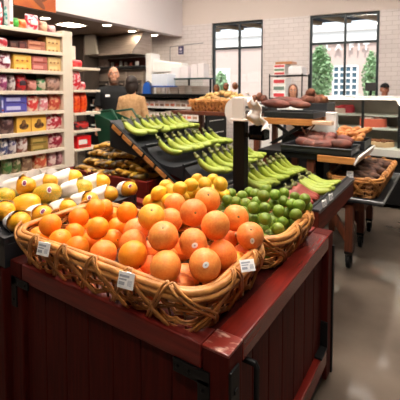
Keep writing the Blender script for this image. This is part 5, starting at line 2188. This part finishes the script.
tray('lower black tray of reddish sweet potatoes, behind the bananas', LX[0] + 0.22, LX[1], LY0 + 0.0, LY1, LZ, 0.055)
for i, (px, py, an, yy) in enumerate(((304, 142, 1.2, 0.12), (313, 144.5, 1.5, 0.07), (317, 140, 1.9, 0.2), (329, 141, 0.5, 0.12), (331, 137, 0.6, 0.22), (341, 144, 1.75, 0.08), (344, 140, 1.3, 0.22), (323, 145, 1.6, 0.06))):
    p = aty(px, py, LY0 + yy)
    o = bpy.data.objects.new('sweet_potato', YAM[i % 3])
    COL.objects.link(o)
    o.location = (p.x, p.y, max(p.z, LZ + 0.05))
    o.scale = (1.1, 1.1, 0.85)
    o.rotation_euler = (PI / 2 + ry.uniform(-0.2, 0.2), 0, an)
    tag(o, 'reddish sweet potato in the lower black tray, %s of the eight' % ORD[i], 'sweet potato', 'sweet potatoes in the lower tray')
tray('rear black tray heaped with small sweet potatoes', LX[0] + 0.06, LX[1] + 0.02, 3.52, 3.86, LZ, 0.07)
scatter(YAM, 'sweet_potato', 'sweet potato', 'small sweet potatoes in the rear tray', 'small dusky sweet potato in the rear tray, %s from the bananas, %s row back', LX[0] + 0.12, LX[0] + 0.56, 3.55, 3.83, lambda x, y: LZ + 0.06 + 0.1 * (y - 3.5), 4, 3, ry, 0.75)
GOLD = [lumpy('ginger_root', (0.03, 0.03, 0.07), mat('ginger_skin', (206, 140, 78), 0.6, c2=(170, 104, 54), scale=20, bump=0.3), 50 + s, 0.2) for s in range(2)]
scatter(GOLD, 'ginger_root', 'ginger', 'golden ginger roots in the rear tray', 'golden brown ginger root in the rear tray, %s along, %s row back', LX[0] + 0.54, LX[1] - 0.01, 3.55, 3.83, lambda x, y: LZ + 0.075 + 0.3 * (y - 3.55), 4, 4, ry, 1.0)
a, b = aty(286, 130, 3.98), aty(336, 113.5, 3.98)
t = thing('white_crate', 'white plastic crate behind the sweet potato trays', 'crate', ((a.x + b.x) / 2, 4.02, 0.95))
mb = MB()
z_ = 0.95
mb.box((a.x, 3.98, z_), (b.x, 3.99, b.z), 0.004)
mb.box((a.x, 4.07, z_), (b.x, 4.08, b.z), 0.004)
mb.box((a.x, 3.99, z_), (a.x + 0.01, 4.07, b.z), 0.003)
mb.box((b.x - 0.01, 3.99, z_), (b.x, 4.07, b.z), 0.003)
mb.box((a.x, 3.98, z_), (b.x, 4.08, z_ + 0.01))
obj('walls', mb, M['white'], t)
mb = MB()
mb.tube([(a.x, 3.98, b.z), (b.x, 3.98, b.z), (b.x, 4.08, b.z), (a.x, 4.08, b.z)], 0.009, 6, closed=True)
obj('rim', mb, M['white'], t)
t = thing('crate_table', 'narrow dark table under the white crate', 'table', ((a.x + b.x) / 2, 4.03, 0))
mb = MB()
mb.box((a.x - 0.03, 3.97, 0.92), (b.x + 0.03, 4.09, 0.95), 0.004)
obj('top', mb, M['black'], t)
for x in (a.x, b.x - 0.04):
    mb = MB()
    mb.box((x, 3.99, 0), (x + 0.04, 4.07, 0.92), 0.004)
    obj('leg', mb, M['black'], t)

# ================================================================ ROOT VEGETABLE CART (right)
FX0, FX1, FY0, FY1, FZ = -0.86, -0.385, 2.98, 4.25, 0.575
FY0 = 3.06
t = thing('produce_cart', 'wooden produce cart on casters under the basket of dark roots', 'cart', ((FX0 + FX1) / 2, 3.6, 0))
mb = MB()
mb.box((FX0, FY0, FZ - 0.025), (FX1, FY1, FZ), 0.006)
obj('tray_top', mb, M['blackpl'], t)
mb = MB()
mb.tube([(FX0, FY0, FZ), (FX1, FY0, FZ), (FX1, FY1, FZ), (FX0, FY1, FZ)], 0.011, 8, closed=True)
o = obj('edge_trim', mb, M['grey'], t)
mb = MB()
mb.box((FX0 + 0.06, FY0 + 0.06, FZ - 0.1), (FX1 - 0.14, FY1 - 0.06, FZ - 0.03), 0.004)
obj('apron', mb, M['brownwood'], t)
for (x, y) in ((-0.66, 3.12), (-0.66, 3.6), (-0.66, 4.05)):
    mb = MB()
    mb.box((x, y - 0.035, 0.14), (x + 0.06, y + 0.035, FZ - 0.05), 0.005)
    obj('leg', mb, M['brownwood'], t)
    mb = MB()
    mb.prism([(x - 0.17, FZ - 0.1), (x - 0.1, FZ - 0.1), (x + 0.03, FZ - 0.33), (x + 0.03, FZ - 0.41)], y - 0.02, y + 0.02)
    obj('diagonal_brace', mb, M['brownwood'], t)
    mb = MB()
    mb.lathe([(0.001, -0.016), (0.046, -0.016), (0.05, -0.008), (0.05, 0.008), (0.046, 0.016), (0.001, 0.016)], 20, Matrix.Translation((x + 0.03, y, 0.05)) @ Matrix.Rotation(PI / 2, 4, 'Y'))
    c_ = obj('caster', mb, M['black'], t)
    mb = MB()
    mb.box((x + 0.006, y - 0.02, 0.05), (x + 0.012, y + 0.02, 0.12))
    mb.box((x + 0.048, y - 0.02, 0.05), (x + 0.054, y + 0.02, 0.12))
    mb.box((x + 0.0, y - 0.036, 0.12), (x + 0.06, y + 0.036, 0.142), 0.003)
    obj('fork', mb, M['black'], c_)
bt4, at4, tot4 = basket('wicker basket of dark roots on the wheeled cart', FX0 + 0.08, FX1 - 0.07, FY0 + 0.1, FY1 - 0.12, FZ + 0.002, FZ + 0.15, fl=0.035, cr=0.05, rows=6, stake=0.05, lace=0.13, cane=0.0065)
scatter(ROOT, 'dark_root', 'root vegetable', 'dark roots heaped in the cart basket', 'dark brown root in the cart basket, %s across, %s row back', FX0 + 0.12, FX1 - 0.1, FY0 + 0.14, FY1 - 0.16, lambda x, y: FZ + 0.12 + 0.035 * math.sin(PI * (y - FY0) / (FY1 - FY0)), 4, 9, ry, 1.0, jit=0.25)
scatter(ROOT, 'dark_root', 'root vegetable', 'dark roots in the lower layer of the cart basket', 'dark brown root in the lower layer of the cart basket, %s across, %s row back', FX0 + 0.13, FX1 - 0.12, FY0 + 0.15, FY1 - 0.17, lambda x, y: FZ + 0.055, 3, 5, ry, 0.95, jit=0.1)
P = Vector((FX0 + 0.06, FY0 + 0.075, FZ + 0.15))
price_tag(0, 0, aty(350, 175.5, FY0 + 0.045), (0.2, -1, 0.2), 'white price tag on the corner of the dark root basket', 0.05, 0.07)

# ================================================================ BAKERY CASE (right)
BY = 5.2
t = thing('bakery_case', 'long white topped glass bakery case under the window', 'display case', (-0.4, BY + 0.4, 0))
bx0, bx1 = aty(303, 97, BY).x, 1.6
zt = aty(340, 97, BY).z
zs1, zs2 = aty(340, 113.8, BY + 0.2).z, aty(340, 126.5, BY + 0.15).z
zd = aty(370, 149, BY - 0.25).z
mb = MB()
mb.box((bx0, BY - 0.05, zt - 0.014), (bx1, BY + 0.6, zt + 0.012), 0.004)
obj('top', mb, M['white'], t)
for z, y0 in ((zs1, BY + 0.2), (zs2, BY + 0.12)):
    mb = MB()
    mb.box((bx0, y0, z - 0.02), (bx1, BY + 0.58, z), 0.003)
    o = obj('glass_shelf', mb, mat('shelf_frosted', (226, 226, 222), 0.3), t)
mb = MB()
mb.box((bx0, BY - 0.26, zd - 0.03), (bx1, BY + 0.6, zd), 0.004)
mb.box((bx0, BY - 0.28, zd - 0.075), (bx1, BY - 0.24, zd + 0.012), 0.004)
obj('lower_deck', mb, mat('deck_pale', (206, 204, 196), 0.35), t)
mb = MB()
mb.box((bx0, BY - 0.22, 0.05), (bx1, BY + 0.6, zd - 0.03), 0.01)
obj('base', mb, M['black'], t)
mb = MB()
mb.box((bx0, BY + 0.6, 0.0), (bx1, BY + 0.64, zt - 0.03))
obj('case_back', mb, mat('case_back_grey', (160, 150, 140), 0.4, var=0.15, scale=3), t)
xx = [aty(361, 110, BY - 0.03).x, aty(398, 110, BY - 0.03).x, bx0]
for x in xx:
    mb = MB()
    mb.box((x, BY - 0.0, zd), (x + 0.03, BY + 0.03, zt - 0.03))
    obj('post', mb, M['blackpl'], t)
mb = MB()
y_a, y_b = BY - 0.04, BY - 0.24
mb.ring_faces([[(bx0, y_a, zt - 0.03), (bx1, y_a, zt - 0.03), (bx1, y_a + 0.005, zt - 0.03), (bx0, y_a + 0.005, zt - 0.03)], [(bx0, y_b, zd), (bx1, y_b, zd), (bx1, y_b + 0.005, zd), (bx0, y_b + 0.005, zd)]])
obj('front_glass', mb, M['caseglass'], t)
mb = MB()
mb.box((bx0 + 0.05, BY + 0.02, zt - 0.03), (bx1 - 0.05, BY + 0.06, zt - 0.016))
o = obj('case_lamp', mb, mat('case_lamp', (255, 240, 220), 0.5, emit=(255, 240, 220), emit_s=4), t)


def cake(px, py, Y, z, rw, h, c, ctop, label, plate=True, garnish=None):
    p = aty(px, py, Y)
    t = thing('cake', label, 'cake', (p.x, Y, z), 'cakes in the bakery case')
    mb = MB()
    mb.lathe([(0.001, 0), (rw * 1.15, 0), (rw * 1.2, 0.006), (rw * 1.18, 0.01), (0.001, 0.01)], 28)
    obj('board', mb, M['white'], t, local=True)
    mb = MB()
    mb.lathe([(0.001, 0.01), (rw, 0.01), (rw, h * 0.85), (rw * 0.96, h), (0.001, h)], 28)
    obj('body', mb, pmat(c, None), t, True, local=True)
    rc = random.Random(int(px))
    mb = MB()
    for k in range(22):
        an = rc.uniform(0, 6.28)
        q = rw * math.sqrt(rc.random()) * 0.85
        mb.ell((q * math.cos(an), q * math.sin(an), h + 0.008), (0.024, 0.02, 0.018), 8, 6)
    obj('topping', mb, pmat(ctop, None), t, True, local=True)
    return t


cake(337, 112, BY + 0.36, zs1, 0.135, 0.075, (244, 214, 206), (226, 50, 70), 'strawberry topped cream cake on the upper bakery shelf, closest to the roots')
cake(346.5, 108, BY + 0.42, zs1, 0.11, 0.095, (214, 60, 80), (232, 70, 84), 'red glazed cake on the upper bakery shelf')
cake(373, 124, BY + 0.33, zs2, 0.17, 0.115, (244, 120, 96), (252, 226, 220), 'pink and white layered cake on the middle bakery shelf')
cake(381, 144, BY + 0.02, zd, 0.155, 0.07, (206, 168, 130), (130, 74, 40), 'brown fruit tart on the lower bakery deck')
# things standing behind the case
a, b = aty(365, 91, 6.2), aty(376, 82.5, 6.2)
cw = thing('counter', 'white back counter below the window, behind the bakery case', 'counter', (-1.5, 6.3, 0))
ca_, cb_ = aty(262, 97, 6.1).x, 2.2
mb = MB()
mb.box((ca_, 6.1, 0), (cb_, 6.65, 1.22), 0.006)
obj('cabinet', mb, M['white'], cw)
mb = MB()
mb.box((ca_ - 0.02, 6.07, 1.22), (cb_, 6.67, 1.26), 0.005)
obj('worktop', mb, M['white'], cw)
t = thing('monitor', 'small dark monitor standing behind the bakery case', 'monitor', ((a.x + b.x) / 2, 6.25, 1.26))
mb = MB()
mb.box((a.x, 6.2, a.z), (b.x, 6.23, b.z), 0.006)
obj('screen', mb, mat('screen_dark', (52, 50, 50), 0.3), t)
mb = MB()
mb.bar(((a.x + b.x) / 2, 6.24, 1.27), ((a.x + b.x) / 2, 6.24, a.z + 0.02), 0.018)
mb.box(((a.x + b.x) / 2 - 0.09, 6.16, 1.26), ((a.x + b.x) / 2 + 0.09, 6.34, 1.272), 0.003)
obj('stand', mb, M['black'], t)
# wire rack with cake boxes
RY = 6.2
ra, rb = aty(269.5, 93, RY), aty(303, 93, RY)
zsh = aty(290, 75.5, RY).z
t = thing('wire_rack', 'black wire rack of cake boxes on the back counter', 'rack', ((ra.x + rb.x) / 2, RY + 0.2, 1.26))
for x in (ra.x, rb.x - 0.02):
    for y in (RY, RY + 0.36):
        mb = MB()
        mb.bar((x, y, 1.26), (x, y, zsh + 0.03), 0.012, 6)
        obj('post', mb, M['black'], t)
for z in (1.29, zsh):
    mb = MB()
    for k in range(7):
        y = RY + 0.06 * k
        mb.bar((ra.x, y, z), (rb.x - 0.02, y, z), 0.008, 6)
    for x in (ra.x, rb.x - 0.02):
        mb.bar((x, RY, z), (x, RY + 0.36, z), 0.01, 6)
    obj('wire_shelf', mb, M['black'], t)
b0, b1 = aty(272, 92, RY), aty(284.5, 92, RY)
cols = [(206, 64, 70), (110, 130, 120), (206, 70, 76), (190, 60, 66)]
zz = 1.302
HB = (zsh - 1.31) / 3.15
for k in range(3):
    t = thing('cake_box', 'white cake box with a %s label, %s up in the wire rack' % (['red', 'grey green', 'red'][k], ORD[k]), 'box', ((b0.x + b1.x) / 2, RY + 0.18, zz), 'cake boxes on the wire rack')
    w_ = (b1.x - b0.x) / 2
    mb = MB()
    mb.box((-w_, -0.15, 0), (w_, 0.15, HB - 0.006), 0.004)
    obj('carton', mb, M['white'], t, local=True)
    mb = MB()
    mb.box((-w_ * 0.85, -0.153, HB * 0.15), (w_ * 0.85, -0.149, HB * 0.65))
    obj('printed_label', mb, pmat(cols[k]), t, local=True)
    zz += HB
zz = zsh + 0.009
for k in range(3):
    t = thing('cake_box', 'flat cake box with a %s label on top of the wire rack, %s up' % (['red', 'green', 'red'][k], ORD[k]), 'box', ((b0.x + b1.x) / 2, RY + 0.18, zz), 'flat cake boxes on top of the wire rack')
    mb = MB()
    mb.box((-w_ * 0.9, -0.14, 0), (w_ * 0.9, 0.14, 0.062), 0.003)
    obj('carton', mb, M['white'], t, local=True)
    mb = MB()
    mb.box((-w_ * 0.8, -0.143, 0.014), (w_ * 0.8, -0.139, 0.05))
    obj('printed_label', mb, pmat([(200, 70, 70), (110, 140, 110), (206, 76, 80)][k]), t, local=True)
    zz += 0.064
a, b = aty(274, 60, RY), aty(291, 58, RY)
mb = MB()
mb.box((a.x, RY + 0.06, zz), (b.x, RY + 0.3, zz + 0.045), 0.004)
tag(obj('flat_carton', mb, pmat((176, 120, 78)), None, loc=((a.x + b.x) / 2, RY + 0.18, zz)), 'flat brown cardboard carton on the very top of the cake boxes', 'carton')
a, b = aty(287, 75, RY), aty(301, 66, RY)
mb = MB()
mb.box((a.x, RY + 0.05, zsh + 0.009), (b.x, RY + 0.32, b.z), 0.02)
o = tag(obj('clear_container', mb, pmat((226, 222, 224)), None, loc=((a.x + b.x) / 2, RY + 0.18, zsh)), 'pale stack of plastic lids beside the flat cake boxes', 'container')

# ================================================================ GREEN SHOPPING CART
CX, CY = -3.62, 3.42
CF = 3.28
a_ = aty(106, 112, CF)
t = thing('shopping_cart', 'green shopping cart beside the end rack, in front of the bald person', 'cart', (a_.x, CF + 0.18, 0))
gx0, gx1 = aty(94, 112, CF).x, aty(120, 112, CF).x
zc = aty(108, 110, CF).z
mb = MB()
hh = zc
mb.ring_faces([[(gx0 + 0.08, CF + 0.04, 0.55), (gx1 - 0.1, CF + 0.04, 0.55), (gx1 - 0.1, CF + 0.32, 0.55), (gx0 + 0.08, CF + 0.32, 0.55)], [(gx0, CF, hh - 0.05), (gx1, CF, hh - 0.18), (gx1, CF + 0.36, hh - 0.18), (gx0, CF + 0.36, hh - 0.05)]], cap=False)
o = obj('basket', mb, M['greenpl'], t)
wf = o.modifiers.new('thick', 'SOLIDIFY')
wf.thickness = 0.012
mb = MB()
mb.tube([(gx0, CF, hh - 0.04), (gx1 - 0.14, CF, hh), (gx1, CF, hh - 0.17), (gx1, CF + 0.36, hh - 0.17), (gx1 - 0.14, CF + 0.36, hh), (gx0, CF + 0.36, hh - 0.04)], 0.016, 8, closed=True)
obj('handle_rail', mb, M['greenpl'], t)
mb = MB()
for y in (CF + 0.04, CF + 0.32):
    mb.tube([(gx0 + 0.1, y, 0.56), (gx0 + 0.02, y, 0.14), (gx1 - 0.02, y, 0.14), (gx1 - 0.1, y, 0.56)], 0.014, 8)
obj('frame', mb, M['steeldk'], t)
for x in (gx0 + 0.04, gx1 - 0.06):
    for y in (CF + 0.04, CF + 0.32):
        mb = MB()
        mb.lathe([(0.001, -0.015), (0.06, -0.015), (0.065, 0), (0.06, 0.015), (0.001, 0.015)], 16, Matrix.Translation((x, y, 0.066)) @ Matrix.Rotation(PI / 2, 4, 'X'))
        obj('wheel', mb, M['black'], t)
# ================================================================ PEOPLE
def person(label, loc, rz, H, skin, top, bottom, hair, style, arms, group=None, sleeve=0.6, female=False):
    """arms: for each side (elbow, wrist) as offsets from the shoulder, in metres for a 1.75 m figure; the figure faces +y"""
    k = H / 1.75
    t = thing('person', label, 'person', loc, group)
    t.rotation_euler = (0, 0, rz)

    def S(*p):
        return Vector(p) * k

    sw = 0.145 if female else 0.19
    body = MB()
    cloth = MB()
    legs = MB()

    def torso(mb, e):
        prof = [(0.88, 0.15, 0.105, 0), (0.95, 0.168, 0.12, 0), (1.05, 0.15, 0.112, 0.0), (1.15, 0.152, 0.118, 0.005), (1.27, 0.172, 0.128, 0.008), (1.37, 0.178, 0.115, 0.0), (1.43, 0.14, 0.085, -0.01), (1.475, 0.07, 0.06, -0.01)]
        if female:
            prof = [(z, a * 0.88, b * 0.95, c) for z, a, b, c in prof]
        if not female:
            prof = [(z, a * 1.08 + (0.012 if 1.2 < z < 1.4 else 0), b * 1.06, c) for z, a, b, c in prof]
        rings = []
        for z, a, b, c in prof:
            rings.append([S((a + e) * math.cos(2 * PI * q / 24), c + (b + e) * math.sin(2 * PI * q / 24), z) for q in range(24)])
        mb.ring_faces(rings)

    torso(body, 0)
    body.tube([S(0, -0.012, 1.43), S(0, 0.005, 1.5), S(0, 0.012, 1.56)], [0.062 * k, 0.055 * k, 0.056 * k], 14)
    # head
    hz = 1.632
    body.ell(S(0, 0.012, hz + 0.02), (0.075 * k, 0.094 * k, 0.1 * k), 22, 16)
    body.ell(S(0, 0.036, hz - 0.055), (0.056 * k, 0.062 * k, 0.064 * k), 18, 12)
    body.ell(S(0, 0.06, hz - 0.1), (0.03 * k, 0.03 * k, 0.026 * k), 12, 8)
    body.tube([S(0, 0.1, hz + 0.02), S(0, 0.118, hz - 0.012), S(0, 0.124, hz - 0.024), S(0, 0.102, hz - 0.034)], [0.009 * k, 0.013 * k, 0.016 * k, 0.012 * k], 8)
    for sx in (-1, 1):
        body.ell(S(0.076 * sx, 0.002, hz - 0.008), (0.012 * k, 0.022 * k, 0.034 * k), 10, 8)
        body.ell(S(0.03 * sx, 0.098, hz + 0.032), (0.026 * k, 0.012 * k, 0.008 * k), 10, 6)
        body.ell(S(0.042 * sx, 0.075, hz - 0.03), (0.024 * k, 0.024 * k, 0.022 * k), 10, 6)
    # arms and hands
    for sx, (el, wr) in zip((-1, 1), arms):
        sh = Vector((sx * sw, -0.008, 1.40))
        e = sh + Vector(el)
        w = e + Vector(wr)
        pts = [sh + Vector((-sx * 0.05, 0, 0.0)), sh, (sh + e) / 2, e, (e * 0.55 + w * 0.45), w]
        rad = [0.05, 0.056, 0.048, 0.04, 0.038, 0.027]
        body.tube([S(*p) for p in pts], [r * k for r in rad], 12)
        if sleeve > 0.9:
            cloth.tube([S(*p) for p in pts[:5]] + [S(*(e * 0.08 + w * 0.92))], [(r + 0.016) * k for r in rad], 14)
        else:
            cloth.tube([S(*p) for p in pts[:3]] + [S(*(sh * 0.15 + e * 0.85))], [(r + 0.013) * k for r in (0.05, 0.057, 0.054, 0.056)], 14)
        d = (w - e).normalized()
        sd = d.cross(Vector((0, 0, 1)))
        sd = sd.normalized() if sd.length > 0.1 else Vector((0, 1, 0))
        up_ = sd.cross(d)
        body.tube([S(*w), S(*(w + d * 0.04)), S(*(w + d * 0.09))], [0.027 * k, 0.036 * k, 0.034 * k], 10, flat=0.75)
        for f, ln in ((-0.027, 0.062), (-0.009, 0.075), (0.009, 0.07), (0.027, 0.055)):
            b0_ = w + d * 0.085 + sd * f
            m1 = b0_ + d * ln * 0.55 + up_ * -0.006
            m2 = b0_ + d * ln * 0.95 + up_ * -0.022
            body.tube([S(*(b0_ - d * 0.02)), S(*m1), S(*m2)], [0.0095 * k, 0.009 * k, 0.0075 * k], 8)
        b0_ = w + d * 0.03 + sd * 0.03
        body.tube([S(*(b0_ - sd * 0.015)), S(*(b0_ + sd * 0.02 + d * 0.025)), S(*(b0_ + sd * 0.024 + d * 0.055))], [0.012 * k, 0.0105 * k, 0.008 * k], 8)
    # legs
    for sx in (-1, 1):
        hx = 0.088 * sx
        lp = [S(hx, 0, 0.93), S(hx * 1.05, 0.006, 0.7), S(hx * 1.08, 0.01, 0.5), S(hx * 1.1, -0.012, 0.32), S(hx * 1.1, -0.01, 0.08)]
        body.tube(lp, [0.085 * k, 0.075 * k, 0.054 * k, 0.05 * k, 0.036 * k], 14)
        body.ell(S(hx * 1.1, 0.05, 0.04), (0.042 * k, 0.12 * k, 0.038 * k), 14, 8)
        legs.tube(lp, [0.1 * k, 0.09 * k, 0.07 * k, 0.066 * k, 0.06 * k], 16)
    rings = []
    for z, a, b in ((0.84, 0.165, 0.12), (0.93, 0.178, 0.13), (1.02, 0.166, 0.124)):
        rings.append([S(a * math.cos(2 * PI * q / 24), b * math.sin(2 * PI * q / 24), z) for q in range(24)])
    legs.ring_faces(rings)
    torso(cloth, 0.018)

    def fuse(o, vox, sm):
        m_ = o.modifiers.new('fuse', 'REMESH')
        m_.mode = 'VOXEL'
        m_.voxel_size = vox
        m_.use_smooth_shade = True
        s_ = o.modifiers.new('soften', 'SMOOTH')
        s_.iterations = sm
        s_.factor = 0.5

    o = obj('body', body, skin, t, local=True)
    fuse(o, 0.0085 * k, 3)
    o = obj('top', cloth, top, t, local=True)
    fuse(o, 0.012 * k, 5)
    o = obj('trousers', legs, bottom, t, local=True)
    fuse(o, 0.014 * k, 4)
    for sx in (-1, 1):
        mb = MB()
        mb.ell(S(0.088 * 1.1 * sx, 0.05, 0.04), (0.05 * k, 0.135 * k, 0.04 * k), 16, 10)
        obj('shoe', mb, M['black'], t, True, local=True)
        mb = MB()
        mb.ell(S(0.031 * sx, 0.098, hz + 0.012), (0.014 * k, 0.009 * k, 0.0075 * k), 12, 8)
        e_ = obj('eye', mb, M['white'], t, True, local=True)
        mb = MB()
        mb.ell(S(0.031 * sx, 0.1055, hz + 0.012), (0.0065 * k, 0.003 * k, 0.0065 * k), 10, 6)
        obj('iris', mb, M['hairdk'], e_, True, local=True)
        mb = MB()
        mb.tube([S(0.016 * sx, 0.108, hz + 0.034), S(0.034 * sx, 0.106, hz + 0.04), S(0.05 * sx, 0.094, hz + 0.034)], 0.005 * k, 6)
        obj('eyebrow', mb, hair, t, True, local=True)
    mb = MB()
    mb.tube([S(0.022 * q, 0.099 - 0.012 * q * q, hz - 0.062 + 0.006 * q * q) for q in (-1, -0.5, 0, 0.5, 1)], [0.003 * k, 0.0045 * k, 0.005 * k, 0.0045 * k, 0.003 * k], 8)
    obj('mouth', mb, mat('lips', (168, 86, 78), 0.5) if style != 'bald' else mat('smile', (226, 190, 180), 0.5), t, True, local=True)
    if style == 'bald':
        mb = MB()
        rings = []
        for i in range(7):
            f = i / 6
            z = hz - 0.13 + 0.095 * f
            rings.append([S((0.064 + 0.012 * f) * math.sin(a_) * (0.86 + 0.18 * f), 0.03 + (0.066 - 0.004 * f) * math.cos(a_), z) for a_ in [-1.5 + 3.0 * q / 16 for q in range(17)]])
        vs = [[mb.bm.verts.new(p) for p in r_] for r_ in rings]
        for i in range(6):
            for j in range(16):
                if i >= 3 and 5 <= j <= 10:
                    continue
                mb.bm.faces.new((vs[i][j], vs[i][j + 1], vs[i + 1][j + 1], vs[i + 1][j]))
        o = obj('beard', mb, M['beard'], t, True, local=True)
        o.modifiers.new('thick', 'SOLIDIFY').thickness = 0.006
        mb = MB()
        mb.box(S(0.06, 0.142, 1.3), S(0.125, 0.15, 1.335), 0.003)
        o = obj('name_badge', mb, M['white'], t, local=True)
        o['label'] = 'white name badge'
        mb = MB()
        mb.tube([S(0.05 * math.cos(a_), 0.005 + 0.055 * math.sin(a_), 1.47 - 0.012 * math.sin(a_)) for a_ in [2 * PI * q / 16 for q in range(16)]], 0.017 * k, 8, closed=True)
        obj('collar', mb, top, t, True, local=True)
    elif style == 'cap':
        mb = MB()
        rings = []
        for i in range(8):
            f = i / 7 * PI / 2
            rings.append([S(0.084 * math.cos(f) * math.cos(2 * PI * q / 24) if i < 7 else 0.004 * math.cos(2 * PI * q / 24), 0.012 + (0.103 * math.cos(f) if i < 7 else 0.005) * math.sin(2 * PI * q / 24), hz + 0.042 + 0.088 * math.sin(f)) for q in range(24)])
        mb.ring_faces(rings)
        o = obj('cap', mb, M['shirt'], t, True, local=True)
        mb = MB()
        mb.ell(S(0, 0.13, hz + 0.05), (0.07 * k, 0.065 * k, 0.007 * k), 18, 6)
        obj('brim', mb, M['shirt'], o, True, local=True)
        mb = MB()
        mb.ell(S(0, -0.018, hz + 0.0), (0.079 * k, 0.09 * k, 0.06 * k), 18, 10)
        obj('hair', mb, hair, t, True, local=True)
    else:
        mb = MB()
        mb.ell(S(0, -0.014, hz + 0.034), (0.09 * k, 0.104 * k, 0.102 * k), 20, 12)
        mb.ell(S(0, -0.05, hz - 0.04), (0.088 * k, 0.066 * k, 0.1 * k), 18, 10)
        for sx in (-1, 1):
            mb.ell(S(0.07 * sx, 0.012, hz - 0.03), (0.024 * k, 0.05 * k, 0.1 * k), 12, 8)
        if style == 'short':
            mb.ell(S(0, -0.055, hz - 0.1), (0.075 * k, 0.05 * k, 0.06 * k), 14, 8)
        else:
            mb.ell(S(0, -0.05, hz - 0.16), (0.09 * k, 0.045 * k, 0.14 * k), 14, 8)
        o = obj('hair', mb, hair, t, local=True)
        fuse(o, 0.01 * k, 3)
    return t


def floor_at(px, D):
    p = atd(px, 91, D)
    return Vector((p.x, p.y, 0))


down = ((-0.03, 0.0, -0.29), (0.0, 0.06, -0.25))
man = floor_at(114, 5.85)
person('bald smiling person in a black shirt with a white name badge, facing the camera', man, math.atan2(man.x, -man.y) + PI * 0 + 0.0, 1.79, M['skin'], M['shirt'], M['jeans'], M['beard'], 'bald',
       (((-0.06, 0.06, -0.28), (0.06, 0.2, 0.02)), ((0.06, 0.0, -0.29), (0.0, 0.1, -0.24))), sleeve=0.6)
wm = floor_at(132, 5.35)
person('dark haired person in a beige sweater, seen from behind', wm, math.atan2(wm.x, -wm.y) + PI - 0.35, 1.63, M['skin'], M['sweater'], M['jeans'], M['hairdk'], 'short',
       (((-0.07, 0.0, -0.28), (0.04, 0.16, -0.16)), ((0.07, 0.02, -0.28), (-0.04, 0.16, -0.14))), sleeve=1.0, female=True)
bw = aty(293, 90, 5.94)
bw.z = 0
person('brown haired person in a white top behind the sweet potatoes, at the wire rack', bw, math.atan2(bw.x, -bw.y), 1.52, M['skin'], mat('white_top', (232, 226, 224), 0.85), M['jeans'], M['hairbr'], 'long',
       (((-0.04, 0.05, -0.28), (0.05, 0.2, 0.0)), ((0.04, 0.05, -0.28), (-0.05, 0.2, 0.0))), sleeve=0.6, female=True)
bm_ = aty(384.5, 90, 7.2)
bm_.z = 0
person('person in a black cap behind the bakery case', bm_, math.atan2(bm_.x, -bm_.y) + 0.3, 1.55, M['skindk'], M['shirt'], M['jeans'], M['hairdk'], 'cap',
       (((-0.04, 0.05, -0.28), (0.05, 0.2, 0.0)), ((0.04, 0.05, -0.28), (-0.05, 0.2, 0.0))), sleeve=0.6)
# ================================================================ LIGHT
def ceiling_light(x, y, w, l, label, z=ZC, drop=0.0, mt='lamp'):
    t = thing('ceiling_light', label, 'ceiling light', (x, y, z - drop), 'ceiling strip lights of the sales floor')
    mb = MB()
    mb.box((-w / 2 - 0.03, -l / 2 - 0.03, -0.05), (w / 2 + 0.03, l / 2 + 0.03, 0), 0.004)
    obj('housing', mb, M['white'], t, local=True)
    if drop:
        mb = MB()
        for sx in (-1, 1):
            mb.bar((sx * w * 0.4, 0, 0), (sx * w * 0.4, 0, drop), 0.004, 6)
        obj('hanging_wire', mb, M['grey'], t, local=True)
    mb = MB()
    mb.box((-w / 2, -l / 2, -0.06), (w / 2, l / 2, -0.05))
    obj('diffuser', mb, M[mt], t, local=True)
    return t


CL = [(-1.15, 7.1, 0.8, 0.05, 0.8), (-1.26, 6.14, 0.8, 0.05, 0.8), (-1.2, 4.9, 1.4, 0.14), (-3.3, 5.6, 1.4, 0.14), (-3.2, 3.2, 1.4, 0.3), (-1.0, 3.4, 1.4, 0.3), (1.2, 4.6, 1.4, 0.3),
      (-1.5, 1.7, 1.4, 0.6), (-0.3, 1.2, 1.4, 0.35), (-3.4, 1.0, 1.4, 0.3), (0.5, -0.9, 1.4, 0.3), (-4.5, 4.4, 0.9, 0.3)]  # last pair added out of view to brighten table front and deli
for i, q in enumerate(CL):
    ceiling_light(q[0], q[1], q[2], q[3], 'unseen white linear ceiling light over the sales floor, overhead', drop=q[4] if len(q) > 4 else 0.0, mt='strip' if len(q) > 4 else 'lamp')
w = bpy.data.worlds.new('sky')
SC.world = w
w.use_nodes = True
nt = w.node_tree
bg = nt.nodes['Background']
bg.inputs[0].default_value = lin((236, 242, 250))
bg.inputs[1].default_value = 1.7
sd = bpy.data.lights.new('sun', 'SUN')
sd.energy = 3.2
sd.angle = 0.03
sd.color = (1, 0.95, 0.88)
so = bpy.data.objects.new('sun', sd)
COL.objects.link(so)
so.rotation_euler = (math.radians(38), 0, math.radians(20))
SC.view_settings.view_transform = 'Standard'
SC.view_settings.look = 'None'
SC.view_settings.gamma = 1
SC.view_settings.exposure = 0.32
try:
    SC.cycles.use_denoising = True
    SC.cycles.max_bounces = 8
    SC.cycles.transparent_max_bounces = 12
    SC.cycles.caustics_reflective = False
    SC.cycles.caustics_refractive = False
except Exception:
    pass
